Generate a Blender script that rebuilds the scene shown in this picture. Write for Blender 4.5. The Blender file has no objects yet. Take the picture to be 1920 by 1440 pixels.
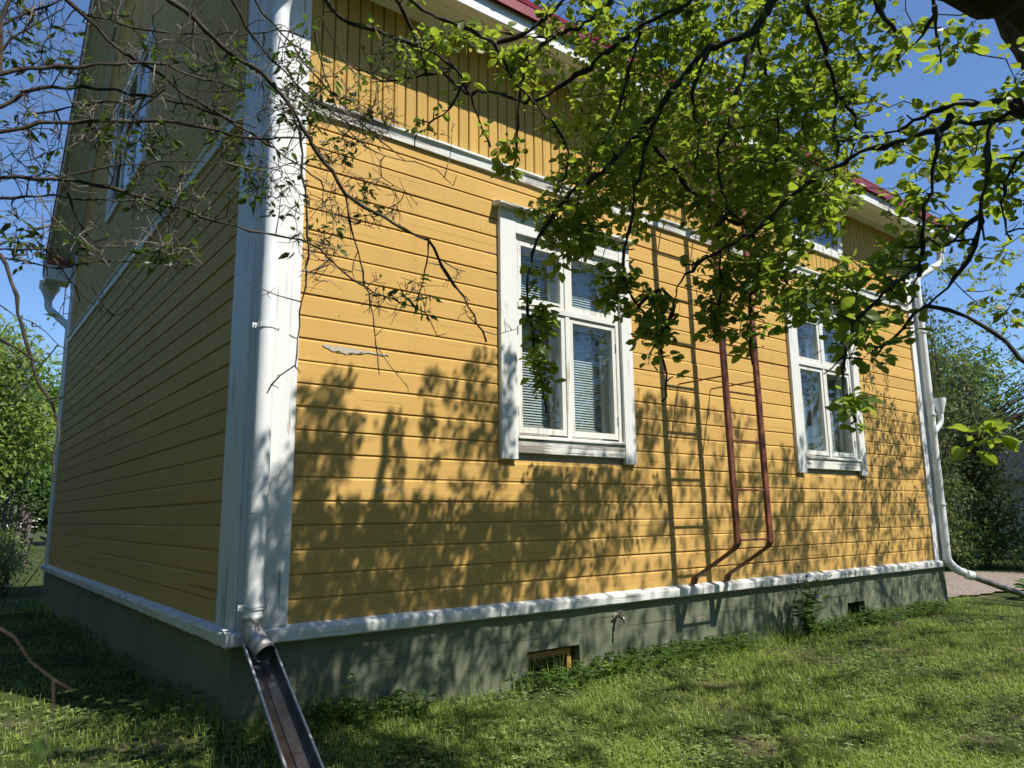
import bpy, math, random
import numpy as np
from mathutils import Matrix, Vector

# ---------------------------------------------------------------- camera, sky, sun, exposure
scene = bpy.context.scene
col = scene.collection
cam_d = bpy.data.cameras.new('camera'); cam = bpy.data.objects.new('camera', cam_d); col.objects.link(cam)
CAM = (-1.5142, -4.7200, 0.6548)
RIGHT = (0.79188683, -0.6105659, -0.01115958); UP = (-0.0982198, -0.14538224, 0.98448813); FWD = (0.60271729, 0.77850709, 0.17509594)
cam.matrix_world = Matrix(((RIGHT[0], UP[0], -FWD[0], CAM[0]), (RIGHT[1], UP[1], -FWD[1], CAM[1]), (RIGHT[2], UP[2], -FWD[2], CAM[2]), (0, 0, 0, 1)))
cam_d.sensor_width = 36; cam_d.lens = 26.087; cam_d.clip_start = 0.05; cam_d.clip_end = 600
cam_d.dof.use_dof = True; cam_d.dof.focus_distance = 5.0; cam_d.dof.aperture_fstop = 7.0
scene.camera = cam
SUN = Vector((0.2147, -0.5593, 0.8007)).normalized()      # direction towards the sun
world = bpy.data.worlds.new('World'); scene.world = world; world.use_nodes = True
wn = world.node_tree.nodes; sky = wn.new('ShaderNodeTexSky'); sky.sky_type = 'NISHITA'; sky.sun_disc = False
sky.sun_elevation = math.asin(SUN.z); sky.sun_rotation = math.atan2(SUN.x, SUN.y)
sky.air_density = 1.0; sky.dust_density = 0.0; sky.ozone_density = 7.0; sky.altitude = 1200
wn['Background'].inputs[1].default_value = 0.12
world.node_tree.links.new(sky.outputs[0], wn['Background'].inputs[0])
sun_d = bpy.data.lights.new('sun', 'SUN'); sun_d.energy = 5.0; sun_d.angle = math.radians(0.53); sun_d.color = (1.0, 0.94, 0.85)
sun_o = bpy.data.objects.new('sun', sun_d); col.objects.link(sun_o); sun_o.rotation_euler = SUN.to_track_quat('Z', 'Y').to_euler()
scene.view_settings.view_transform = 'Standard'; scene.view_settings.look = 'None'
scene.view_settings.exposure = 0.6; scene.view_settings.gamma = 1.0; scene.view_settings.use_curve_mapping = False
scene.cycles.use_denoising = True; scene.cycles.max_bounces = 8; scene.cycles.transparent_max_bounces = 12
scene.cycles.diffuse_bounces = 4; scene.cycles.sample_clamp_indirect = 6.0
rng = np.random.default_rng(7); random.seed(7)

# ---------------------------------------------------------------- helpers
class MB:
    """collects verts and faces; build() links them as one mesh object"""
    def __init__(s): s.v = []; s.f = []; s.n = 0; s.t = []
    def add(s, v, f, tint=None):
        v = np.asarray(v, float).reshape(-1, 3); s.v.append(v)
        s.f.extend([tuple(int(i) + s.n for i in q) for q in f]); s.n += len(v)
        if tint is not None: s.t.append(np.asarray(tint, float))
        return s
    def box(s, x0, x1, y0, y1, z0, z1):
        return s.add([(x0,y0,z0),(x1,y0,z0),(x1,y1,z0),(x0,y1,z0),(x0,y0,z1),(x1,y0,z1),(x1,y1,z1),(x0,y1,z1)],
                     [(0,3,2,1),(4,5,6,7),(0,1,5,4),(1,2,6,5),(2,3,7,6),(3,0,4,7)])
    def tube(s, pts, radii, sides=8, cap=True, flat=None):
        P = np.asarray(pts, float); n = len(P); R = np.broadcast_to(np.asarray(radii, float), (n,))
        T = np.gradient(P, axis=0); T /= np.linalg.norm(T, axis=1)[:, None] + 1e-12
        ref = np.array([0, 0, 1.0]) if abs(T[0, 2]) < .9 else np.array([1.0, 0, 0])
        u = np.cross(T[0], ref); u /= np.linalg.norm(u); U = [u]
        for i in range(1, n):
            u = U[-1] - T[i] * (U[-1] @ T[i]); U.append(u / (np.linalg.norm(u) + 1e-12))
        U = np.array(U); V = np.cross(T, U); a = np.arange(sides) * 2 * math.pi / sides
        ring = (U[:, None] * np.cos(a)[None, :, None] + V[:, None] * np.sin(a)[None, :, None]) * R[:, None, None] + P[:, None]
        f = [(i*sides+j, i*sides+(j+1) % sides, (i+1)*sides+(j+1) % sides, (i+1)*sides+j) for i in range(n-1) for j in range(sides)]
        s.add(ring.reshape(-1, 3), f)
        if cap: s.add(ring[0], [tuple(range(sides))[::-1]]); s.add(ring[-1], [tuple(range(sides))])
        return s
    def prism(s, prof, fn, ts):
        """closed profile (list of 2D) swept through stations ts by fn(t, a, b) -> xyz"""
        k = len(prof)
        v = [fn(t, a, b) for t in ts for a, b in prof]
        f = [(i*k+j, i*k+(j+1) % k, (i+1)*k+(j+1) % k, (i+1)*k+j) for i in range(len(ts)-1) for j in range(k)]
        f += [tuple(range(k))[::-1], tuple(range((len(ts)-1)*k, len(ts)*k))]
        return s.add(v, f)
    def mesh(s, name, mat, smooth=False):
        me = bpy.data.meshes.new(name)
        v = np.concatenate(s.v) if s.v else np.zeros((0, 3))
        me.from_pydata(v.tolist(), [], s.f)
        if s.t:
            at = me.attributes.new('tint', 'FLOAT', 'POINT'); at.data.foreach_set('value', np.concatenate(s.t).astype(np.float32))
        if smooth: me.polygons.foreach_set('use_smooth', np.ones(len(me.polygons), bool))
        if mat: me.materials.append(mat)
        me.update(); return me
    def build(s, name, mat, parent=None, smooth=False, bevel=0):
        me = s.mesh(name, mat, smooth)
        import bmesh
        if len(me.polygons) < 60000:
            bm = bmesh.new(); bm.from_mesh(me)
            bmesh.ops.recalc_face_normals(bm, faces=bm.faces)
            if bevel: bmesh.ops.bevel(bm, geom=list(bm.edges), offset=bevel, segments=1, affect='EDGES', profile=.5)
            bm.to_mesh(me); bm.free()
        return link(name, me, parent)

def link(name, me, parent=None):
    o = bpy.data.objects.new(name, me); col.objects.link(o); o.parent = parent; return o
def tag(o, label=None, cat=None, group=None, kind=None):
    for k, v in (('label', label), ('category', cat), ('group', group), ('kind', kind)):
        if v: o[k] = v
    return o
def empty(name, loc=(0, 0, 0), parent=None):
    o = bpy.data.objects.new(name, None); col.objects.link(o); o.location = loc; o.parent = parent; o.empty_display_size = .1; return o
def grid_mesh(xs, ys, zf):
    X, Y = np.meshgrid(xs, ys); Z = zf(X, Y); nx = len(xs)
    v = np.stack([X, Y, Z], -1).reshape(-1, 3)
    f = [(j*nx+i, j*nx+i+1, (j+1)*nx+i+1, (j+1)*nx+i) for j in range(len(ys)-1) for i in range(nx-1)]
    return v, f

# ---------------------------------------------------------------- materials
class NT:
    def __init__(s, name):
        s.m = bpy.data.materials.new(name); s.m.use_nodes = True; s.t = s.m.node_tree; s.n = s.t.nodes
        s.b = s.n['Principled BSDF']; s.out = s.n['Material Output']
    def new(s, typ, **kw):
        n = s.n.new('ShaderNode' + typ)
        for k, v in kw.items():
            if k.startswith('i_'):
                n.inputs[int(k[2:]) if k[2:].isdigit() else k[2:].replace('_', ' ')].default_value = v
            else: setattr(n, k, v)
        return n
    def ln(s, a, b): s.t.links.new(a, b)
    def noise(s, scale=(1, 1, 1), detail=4, rough=.55, coord='Object', nscale=1.0, off=None):
        tc = s.new('TexCoord'); mp = s.new('Mapping'); mp.inputs['Scale'].default_value = scale
        s.ln(tc.outputs[coord], mp.inputs[0])
        if off is not None: s.ln(off, mp.inputs[1])
        n = s.new('TexNoise', i_Scale=nscale, i_Detail=detail, i_Roughness=rough); s.ln(mp.outputs[0], n.inputs[0]); return n.outputs[0]
    def ramp(s, fac, stops):
        r = s.new('ValToRGB'); e = r.color_ramp.elements
        while len(e) < len(stops): e.new(.5)
        for el, (p, c) in zip(e, stops): el.position = p; el.color = (*c, 1) if isinstance(c, tuple) else (c, c, c, 1)
        s.ln(fac, r.inputs[0]); return r.outputs[0]
    def mix(s, fac, a, b, mode='MIX'):
        m = s.new('Mix', data_type='RGBA', blend_type=mode)
        for inp, val in ((m.inputs[0], fac), (m.inputs[6], a), (m.inputs[7], b)):
            if hasattr(val, 'links') or isinstance(val, bpy.types.NodeSocket): s.ln(val, inp)
            elif isinstance(val, tuple): inp.default_value = (*val, 1)
            else: inp.default_value = val
        return m.outputs[2]
    def math(s, op, a, b=0.0):
        m = s.new('Math', operation=op)
        for inp, val in ((m.inputs[0], a), (m.inputs[1], b)):
            if isinstance(val, bpy.types.NodeSocket): s.ln(val, inp)
            else: inp.default_value = val
        return m.outputs[0]
    def bump(s, h, strength=.3, dist=.01):
        b = s.new('Bump', i_Strength=strength, i_Distance=dist); s.ln(h, b.inputs['Height']); s.ln(b.outputs[0], s.b.inputs['Normal']); return b
    def objrand(s): return s.new('ObjectInfo').outputs['Random']
    def set(s, color=None, rough=.6, spec=.35, metal=0.0):
        if isinstance(color, bpy.types.NodeSocket): s.ln(color, s.b.inputs['Base Color'])
        elif color: s.b.inputs['Base Color'].default_value = (*color, 1)
        s.b.inputs['Roughness'].default_value = rough; s.b.inputs['Specular IOR Level'].default_value = spec; s.b.inputs['Metallic'].default_value = metal
        return s.m

def paint(name, base, dark, wear, axis, wear_lo=.68, wear_hi=.74, rough=.5, var=.12, grain=1.0, spec=.3):
    """painted sawn wood; axis is the grain direction"""
    t = NT(name); st = {'x': (.5, 14, 14), 'y': (14, .5, 14), 'z': (14, 14, .5)}[axis]
    rnd = t.objrand(); o3 = t.new('CombineXYZ'); t.ln(t.math('MULTIPLY', rnd, 37.0), o3.inputs[0]); t.ln(t.math('MULTIPLY', rnd, 53.0), o3.inputs[1]); t.ln(t.math('MULTIPLY', rnd, 11.0), o3.inputs[2])
    big = t.noise((1.1, 1.1, 1.1), 3, coord='Object', off=o3.outputs[0])
    fine = t.noise(tuple(v*3 for v in st), 5, .65, off=o3.outputs[0])
    c = t.mix(t.ramp(big, [(.3, 0.0), (.75, 1.0)]), base, dark)
    c = t.mix(t.math('MULTIPLY', rnd, var*2), c, tuple(v*.72 for v in base))
    c = t.mix(t.ramp(fine, [(.3, .0), (.62, .16)]), c, tuple(v*.6 for v in base))
    c = t.mix(t.ramp(t.noise((7, 7, .5), 4, .6), [(.52, 0.), (.75, .22)]), c, tuple(v*.55 for v in base))
    m1 = t.noise(tuple(v*1.6 for v in st), 6, .7, off=o3.outputs[0]); m2 = t.noise((1.7, 1.7, 1.7), 3, off=o3.outputs[0])
    ck = t.ramp(t.noise(tuple(v*(4.2 if v > 1 else 1.6) for v in st), 3, .5, off=o3.outputs[0]), [(.665, 0.), (.70, 1.)])
    c = t.mix(t.math('MULTIPLY', ck, .55), c, tuple(v*.35 for v in base))
    mask = t.ramp(t.math('ADD', t.math('MULTIPLY', m1, .62), t.math('MULTIPLY', m2, .38)), [(wear_lo, 0.0), (wear_hi, 1.0)])
    c = t.mix(mask, c, wear)
    h = t.math('SUBTRACT', t.math('ADD', t.math('MULTIPLY', fine, .5*grain), t.math('MULTIPLY', t.noise(tuple(v*.8 for v in st), 3), .8)), t.math('ADD', t.math('MULTIPLY', mask, .7), t.math('MULTIPLY', ck, .6)))
    t.bump(h, .55, .004)
    rr = t.math('ADD', t.math('MULTIPLY', mask, .3), rough); t.ln(rr, t.b.inputs['Roughness'])
    m = t.set(c, rough, spec); t.ln(rr, t.b.inputs['Roughness']); return m

OCHRE = (.605, .380, .120); OCHRE_D = (.54, .332, .098)
M = {}
for ax in 'xyz': M['ochre_'+ax] = paint('ochre_paint_'+ax, OCHRE, OCHRE_D, (.42, .36, .26), ax, .635, .66, .62, .20, spec=.10)
M['ochre_old'] = paint('ochre_weathered', (.54, .345, .095), (.45, .285, .08), (.29, .21, .11), 'z', .575, .66, .68, .2, 1.5, spec=.10)
for ax in 'xyz': M['white_'+ax] = paint('white_paint_'+ax, (.70, .71, .68), (.64, .65, .61), (.33, .30, .26), ax, .578, .62, .45, .08)
M['white_worn'] = paint('white_flaking', (.70, .705, .66), (.62, .62, .57), (.22, .20, .17), 'x', .505, .57, .5, .08)
M['white_post'] = paint('white_post_paint', (.71, .72, .71), (.65, .67, .66), (.32, .30, .27), 'z', .555, .61, .42, .06)
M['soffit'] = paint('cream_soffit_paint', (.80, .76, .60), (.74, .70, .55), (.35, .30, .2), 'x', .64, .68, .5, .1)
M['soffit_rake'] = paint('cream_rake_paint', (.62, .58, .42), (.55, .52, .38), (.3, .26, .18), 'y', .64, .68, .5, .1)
M['window_sash'] = paint('window_frame_paint', (.71, .71, .67), (.63, .63, .58), (.42, .37, .30), 'z', .545, .60, .4, .05)
M['bare_wood'] = paint('bare_wood', (.50, .45, .37), (.40, .36, .29), (.28, .24, .18), 'x', .55, .66, .8)
M['amber_wood'] = paint('varnished_wood', (.42, .24, .08), (.32, .17, .06), (.2, .13, .07), 'x', .6, .68, .45)
def m_plinth():
    t = NT('grey_green_plinth_paint')
    n = t.noise((1.6, 1.6, 1.6), 5); w = t.noise((2, 2, 14), 6, .7); d = t.noise((9, 9, .8), 4)
    c = t.mix(t.ramp(n, [(.3, 0.), (.7, 1.)]), (.175, .192, .128), (.12, .134, .088))
    c = t.mix(t.ramp(w, [(.60, 0.), (.66, 1.)]), c, (.25, .235, .19))
    c = t.mix(t.ramp(d, [(.55, 0.), (.8, .5)]), c, (.06, .065, .05))
    t.bump(t.math('ADD', w, t.math('MULTIPLY', t.noise((30, 30, 30), 4), .5)), .6, .006); return t.set(c, .75, .25)
M['plinth'] = m_plinth()
def m_metal(name, a, b, rough, metal, sc=6.0, spec=.5):
    t = NT(name); n = t.noise((sc, sc, sc), 5, .65); c = t.mix(t.ramp(n, [(.42, 0.), (.68, 1.)]), a, b)
    t.bump(n, .3, .004); return t.set(c, rough, spec, metal)
M['pipe_white'] = m_metal('white_pipe_enamel', (.72, .74, .75), (.63, .65, .65), .34, 0, 3)
M['zinc'] = m_metal('galvanised_steel', (.36, .36, .35), (.20, .19, .17), .5, .35, 14)
M['trough'] = m_metal('weathered_zinc_trough', (.22, .215, .215), (.13, .10, .08), .38, .75, 9)
M['rust'] = m_metal('rust_brown_iron', (.20, .066, .035), (.11, .042, .025), .5, .0, 12, .4)
M['zinc_rim'] = m_metal('bright_zinc', (.60, .61, .62), (.42, .42, .42), .42, .5, 20)
M['roof_red'] = m_metal('red_roof_sheet', (.20, .014, .014), (.14, .011, .011), .38, 0, 5, .5)
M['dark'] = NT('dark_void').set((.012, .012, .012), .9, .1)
M['wire'] = NT('wire').set((.10, .12, .11), .5, .4, .6)
M['room'] = NT('room_wall').set((.45, .43, .40), .9, .1)
M['slat'] = NT('blind_slat').set((.74, .77, .80), .35, .5)
M['curtain'] = NT('curtain_cloth').set((.7, .7, .68), .9, .1)
M['brass'] = m_metal('worn_brass', (.30, .29, .27), (.2, .16, .09), .35, .9, 30)
def m_glass():
    t = NT('old_window_glass'); t.n.remove(t.b)
    tr = t.new('BsdfTransparent'); tr.inputs[0].default_value = (.93, .95, .94, 1); gl = t.new('BsdfGlossy', i_Roughness=.012)
    lw = t.new('LayerWeight', i_Blend=.5); mx = t.new('MixShader')
    n = t.noise((2.2, 2.2, 1.6), 2); b = t.new('Bump', i_Strength=.05, i_Distance=.03); t.ln(n, b.inputs['Height']); t.ln(b.outputs[0], gl.inputs['Normal'])
    f2 = t.math('ADD', t.math('MULTIPLY', t.math('POWER', lw.outputs['Facing'], 4.0), .85), .05)
    t.ln(f2, mx.inputs[0]); t.ln(tr.outputs[0], mx.inputs[1]); t.ln(gl.outputs[0], mx.inputs[2]); t.ln(mx.outputs[0], t.out.inputs[0]); return t.m
M['glass'] = m_glass()
def m_leaf(name, a, b, trans, tf=.45, rough=.42, spec=.3):
    t = NT(name); t.n.remove(t.b)
    at = t.new('Attribute', attribute_name='tint'); r = t.math('FRACT', t.math('ADD', at.outputs['Fac'], t.objrand()))
    c = t.mix(r, a, b); n = t.noise((60, 60, 60), 2); c = t.mix(t.math('MULTIPLY', n, .35), c, tuple(v*.55 for v in a))
    p = t.new('BsdfPrincipled'); p.inputs['Roughness'].default_value = rough; p.inputs['Specular IOR Level'].default_value = spec; t.ln(c, p.inputs['Base Color'])
    tl = t.new('BsdfTranslucent'); t.ln(t.mix(r, trans, tuple(v*.75 for v in trans)), tl.inputs[0])
    mx = t.new('MixShader'); mx.inputs[0].default_value = tf
    t.ln(p.outputs[0], mx.inputs[1]); t.ln(tl.outputs[0], mx.inputs[2]); t.ln(mx.outputs[0], t.out.inputs[0]); return t.m
M['apple_leaf'] = m_leaf('apple_leaf', (.15, .21, .038), (.055, .095, .02), (.42, .55, .05), .48)
M['shrub_leaf'] = m_leaf('shrub_leaf', (.05, .09, .02), (.032, .062, .016), (.15, .24, .03), .36)
M['rowan_leaf'] = m_leaf('rowan_leaf', (.20, .29, .07), (.13, .21, .05), (.40, .54, .10), .45)
M['thuja'] = m_leaf('thuja_spray', (.12, .155, .05), (.17, .20, .065), (.15, .2, .06), .3, .7)
M['grey_leaf'] = m_leaf('grey_green_leaf', (.25, .285, .14), (.15, .19, .08), (.32, .40, .12), .4)
M['bush_leaf'] = m_leaf('bush_leaf', (.07, .13, .03), (.045, .095, .02), (.17, .30, .04), .4)
M['grass'] = m_leaf('lawn_grass', (.22, .32, .055), (.40, .45, .14), (.46, .62, .10), .42, .5)
M['clover'] = m_leaf('clover_leaf', (.18, .27, .07), (.28, .37, .13), (.34, .46, .09), .35, .45)
M['blossom'] = m_leaf('cream_blossom', (.75, .74, .62), (.65, .62, .5), (.7, .7, .55), .3, .8)
M['columbine'] = NT('dark_blue_petal').set((.035, .022, .13), .6, .2)
def m_bark(name, a, b, moss=None):
    t = NT(name); n = t.noise((40, 40, 40), 5, .7); c = t.mix(t.ramp(n, [(.35, 0.), (.65, 1.)]), a, b)
    if moss: c = t.mix(t.ramp(t.noise((9, 9, 9), 4), [(.52, 0.), (.62, .8)]), c, moss)
    t.bump(n, .8, .008); return t.set(c, .85, .15)
M['apple_bark'] = m_bark('apple_bark', (.055, .045, .034), (.024, .02, .016), (.075, .08, .05))
M['shrub_bark'] = m_bark('shrub_bark', (.060, .048, .036), (.03, .025, .02), (.10, .09, .07))
M['dead_bark'] = m_bark('dead_grey_twig', (.26, .23, .19), (.17, .15, .12))
M['grey_bark'] = m_bark('tree_bark', (.10, .085, .065), (.06, .05, .04))
def m_ground():
    t = NT('lawn_soil'); n = t.noise((1.3, 1.3, 1.3), 5); f = t.noise((22, 22, 22), 5, .7)
    c = t.mix(t.ramp(f, [(.35, 0.), (.65, 1.)]), (.030, .045, .012), (.060, .082, .022))
    c = t.mix(t.ramp(n, [(.58, 0.), (.70, .85)]), c, (.12, .095, .06)); t.bump(f, .9, .03); return t.set(c, .95, .1)
M['ground'] = m_ground()
def m_gravel():
    t = NT('gravel'); tc = t.new('TexCoord'); v = t.new('TexVoronoi', i_Scale=26.0); t.ln(tc.outputs['Object'], v.inputs['Vector'])
    c = t.mix(t.ramp(v.outputs['Color'], [(0., 0.), (1., 1.)]), (.17, .135, .11), (.30, .25, .21)); t.bump(v.outputs['Distance'], .8, .02); return t.set(c, .9, .15)
M['gravel'] = m_gravel()
M['fence'] = m_bark('weathered_fence_paint', (.15, .125, .125), (.10, .085, .085))
M['pale_wall'] = paint('pale_green_render', (.42, .47, .40), (.36, .41, .35), (.3, .3, .26), 'x', .7, .8, .8)


# ---------------------------------------------------------------- ground
W, L, HM = 9.25, 9.66, 3.614           # house depth, length, height of the belt moulding
def gz(x, y):
    x = np.asarray(x, float); y = np.asarray(y, float)
    d = np.clip(-y, 0, 6)
    z = -.625 - .030*d - .012*np.clip(-x, 0, 5) + .07*np.clip(1 - np.abs(x)/.8, 0, 1)*np.clip(1 - np.abs(y-.3)/1.5, 0, 1)
    return z + .012*np.sin(x*2.1+y*1.3) + .010*np.sin(y*3.3-x*1.1) + .006*np.sin(x*7+1)*np.sin(y*6)
xs = np.concatenate([np.linspace(-120, -6, 12), np.linspace(-5.5, 14, 118), np.linspace(16, 160, 16)])
ys = np.concatenate([np.linspace(-90, -7, 10), np.linspace(-6.5, 14, 110), np.linspace(16, 200, 16)])
v, f = grid_mesh(xs, ys, gz)
tag(MB().add(v, f).build('lawn', M['ground'], smooth=True), kind='structure')
def path_edge(s): return [(10.9+.25*math.sin(s*7), .2+s*3)]
pv = [(10.5, .35), (11.4, .2), (12.6, .0), (14, -.3), (16, -.5), (17.6, -.6), (17.2, .2), (16.6, 1.0), (16.2, 1.8), (15.2, 3.0), (12, 3.8), (10.4, 3.8), (10.3, 2), (10.35, .8)]
mb = MB(); n = len(pv); cx, cy = 13., 1.5
pts = []
for i in range(n):
    a, b = pv[i], pv[(i+1) % n]
    for k in range(6): pts.append((a[0]+(b[0]-a[0])*k/6+random.uniform(-.05, .05), a[1]+(b[1]-a[1])*k/6+random.uniform(-.05, .05)))
ring = [[(cx+(x-cx)*s, cy+(y-cy)*s) for x, y in pts] for s in (1, .8, .5, .2)]
v = [(x, y, float(gz(x, y))+.010+.02*(1-abs(j-0)*0)) for j, r in enumerate(ring) for x, y in r]; k = len(pts)
f = [(j*k+i, j*k+(i+1) % k, (j+1)*k+(i+1) % k, (j+1)*k+i) for j in range(3) for i in range(k)] + [tuple(range(3*k, 4*k))]
tag(mb.add(v, f).build('gravel_path', M['gravel'], smooth=True), kind='structure')

# ---------------------------------------------------------------- house
house = empty('wooden_house', (0, 0, 0))
tag(house, 'yellow clapboard wooden house with white trim, grey-green plinth and red roof', 'house')
# core: walls behind the boards, with openings for the two large windows
WIN = [(2.0, 'a'), (6.19, 'b')]        # left edges of the casings
def opening(x0): return (x0+.165, x0+1.375, 1.30, 3.01)
mb = MB(); T0, T1 = .022, .20
cuts = [opening(x) for x, _ in WIN]
xa = 0.02
for (o0, o1, zb, zt) in cuts:
    mb.box(xa, o0, T0, T1, -.09, 4.62); mb.box(o0, o1, T0, T1, -.09, zb); mb.box(o0, o1, T0, T1, zt, 4.62); xa = o1
mb.box(xa, L-.02, T0, T1, -.09, 4.62)
front_wall = mb.build('front_wall', M['bare_wood'], house)
mb = MB()
prof = [(.2, -.09), (W-.2, -.09), (W-.2, 5.1), (W/2, 5.1+W/2-.2), (.2, 5.1)]
mb.prism(prof, lambda t, a, b: (t, a, b), [T0, T1]); gable_wall = mb.build('gable_wall', M['bare_wood'], house)
mb = MB(); mb.box(.2, L-.2, W-T1, W-T0, -.09, 5.0); mb.build('rear_wall', M['ochre_x'], house)
mb = MB(); mb.prism(prof, lambda t, a, b: (t, a, b), [L-T1, L-T0]); mb.build('end_wall', M['ochre_y'], house)
mb = MB(); mb.box(.2, L-.2, .2, W-.2, -.15, -.05); mb.build('floor', M['dark'], house)
mb = MB(); mb.box(.2, L-.2, .2, W-.2, 3.4, 3.5); mb.build('ceiling', M['room'], house)

# horizontal lapped boards
EXPO = .1555
bprof = [(.004, 0), (-.007, .0015), (-.007, .133), (.004, .148), (.006, .168), (.018, .168), (.018, .002)]
def lap_board(axis, a0, a1, zb, name, mat, parent, ztop=None):
    """one board; axis x: lies on the front wall, axis y: on the gable wall"""
    n = max(2, int((a1-a0)/.35)); ts = np.linspace(a0, a1, n); jo = rng.normal(0, .0012); jz = rng.normal(0, .0010)
    wob = np.cumsum(rng.normal(0, .0006, n)); wob -= np.linspace(wob[0], wob[-1], n); woz = np.cumsum(rng.normal(0, .0006, n)); woz -= woz.mean()
    pr = bprof if ztop is None else [(a, min(b, ztop-zb)) for a, b in bprof]
    def fn(t, a, b):
        i = int(np.argmin(abs(ts-t))); o = a+jo+wob[i]; z = zb+b+jz+woz[i]
        return (t, o, z) if axis == 'x' else (o, t, z)
    return MB().prism(pr, fn, ts).build(name, mat, parent)
def spans(lo, hi, holes):
    out = []; c = lo
    for a, b in sorted(holes):
        if a > c: out.append((c, a))
        c = max(c, b)
    if c < hi: out.append((c, hi))
    return out
nrow = 24
for r in range(nrow):
    zb = -.005 + r*EXPO
    if zb > HM-.10: break
    top = min(zb+.168, HM-.06)
    holes = []
    for x0, _ in WIN:
        if zb+.13 > 1.16 and zb < 3.19: holes.append((x0+.09, x0+1.45))
    joint = {21: 2.49, 20: 5.9, 17: 4.3, 14: 1.35, 12: 5.1, 9: 3.9, 6: 1.9, 4: 5.6, 2: 3.0, 1: 6.7, 11: 8.2, 7: 7.9, 18: 8.6, 3: 8.3}.get(r)
    for a, b in spans(.30, L-.28, holes):
        if joint and a+.2 < joint < b-.2:
            lap_board('x', a, joint-.0015, zb, 'siding_board', M['ochre_x'], front_wall, top); lap_board('x', joint+.0015, b, zb, 'siding_board', M['ochre_x'], front_wall, top)
        else: lap_board('x', a, b, zb, 'siding_board', M['ochre_x'], front_wall, top)
    j2 = {3: 4.1, 6: 6.2, 10: 5.0, 13: 3.3, 16: 6.6, 19: 4.4}.get(r)
    if j2:
        lap_board('y', .31, j2-.0015, zb, 'siding_board', M['ochre_y'], gable_wall, top); lap_board('y', j2+.0015, W-.28, zb, 'siding_board', M['ochre_y'], gable_wall, top)
    else: lap_board('y', .31, W-.28, zb, 'siding_board', M['ochre_y'], gable_wall, top)

# vertical tongue-and-groove boards above the belt moulding
ATT = (6.35, 7.62, 3.90, 4.60)         # attic window in the frieze
GW = (3.88, 6.12, 4.60, 6.30)          # window in the gable
def vboard(axis, a, z0, z1, z1b, mat, parent):
    g = .0045; c = .006; o = -.004 + rng.normal(0, .0012)
    pr = [(a+g, o+c), (a+g+c, o), (a+.1-g-c, o), (a+.1-g, o+c), (a+.1-g, .021), (a+g, .021)]
    v = []
    for i, zz in enumerate((z0, 1)):
        for p, q in pr:
            z = z0 if i == 0 else z1 + (z1b-z1)*(p-a)/.1
            v.append((p, q, z) if axis == 'x' else (q, p, z))
    k = 6; f = [(j, (j+1) % k, k+(j+1) % k, k+j) for j in range(k)] + [tuple(range(k))[::-1], tuple(range(k, 2*k))]
    MB().add(v, f).build('frieze_board', mat, parent)
a = .315
while a < L-.31:
    z0 = HM-.02
    if ATT[0]-.02 < a+.05 < ATT[1]+.02: vboard('x', a, z0, ATT[2]+.03, ATT[2]+.03, M['ochre_old'], front_wall)
    else: vboard('x', a, z0, 4.615, 4.615, M['ochre_old'], front_wall)
    a += .1
def rake_z(y): return 5.17 + (y if y < W/2 else W-y)
a = .315
while a < W-.31:
    z1, z1b = rake_z(a), rake_z(a+.1)
    if GW[0]+.06 < a+.05 < GW[1]-.06:
        vboard('y', a, HM-.02, GW[2]+.05, GW[2]+.05, M['ochre_z'], gable_wall); vboard('y', a, GW[3]-.05, z1, z1b, M['ochre_z'], gable_wall)
    else: vboard('y', a, HM-.02, z1, z1b, M['ochre_z'], gable_wall)
    a += .1

# belt moulding: sloped drip cap over a flat strip
mprof = [(.0, HM+.012), (-.055, HM-.012), (-.055, HM-.030), (-.036, HM-.040), (-.030, HM-.112), (.0, HM-.112)]
def wobble_strip(axis, prof, a0, a1, name, mat, step=.16, amp=.0015):
    n = max(2, int((a1-a0)/step)); ts = np.linspace(a0, a1, n); o = {}
    w1 = rng.normal(0, amp, (n, len(prof))); w2 = rng.normal(0, amp, (n, len(prof)))
    def fn(t, a, b):
        i = int(np.argmin(abs(ts-t))); j = prof.index((a, b)); aa = a+(w1[i, j] if a < -.005 else 0); bb = b+(w2[i, j] if a < -.005 else 0)
        return (t, aa, bb) if axis == 'x' else (aa, t, bb)
    return MB().prism(prof, fn, ts).build(name, mat, house)
for a0, a1 in ((.32, 2.86), (2.864, 5.9), (5.904, L-.30)): wobble_strip('x', mprof, a0, a1, 'belt_moulding', M['white_worn'])
for a0, a1 in ((.33, 4.6), (4.604, W-.3)): wobble_strip('y', mprof, a0, a1, 'belt_moulding', M['white_y'])
# base trim
tprof = [(.02, .004), (-.012, .0), (-.066, -.022), (-.070, -.034), (-.066, -.088), (-.058, -.097), (.02, -.097)]
for a0, a1 in ((-.066, 1.95), (1.954, 4.35), (4.354, 7.2), (7.204, L+.06)): wobble_strip('x', tprof, a0, a1, 'base_trim', M['white_x'], .09, .0013)
for a0, a1 in ((-.0, 3.1), (3.106, 6.3), (6.306, W+.05)): wobble_strip('y', tprof, a0, a1, 'base_trim', M['white_y'], .07, .0026)

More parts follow.
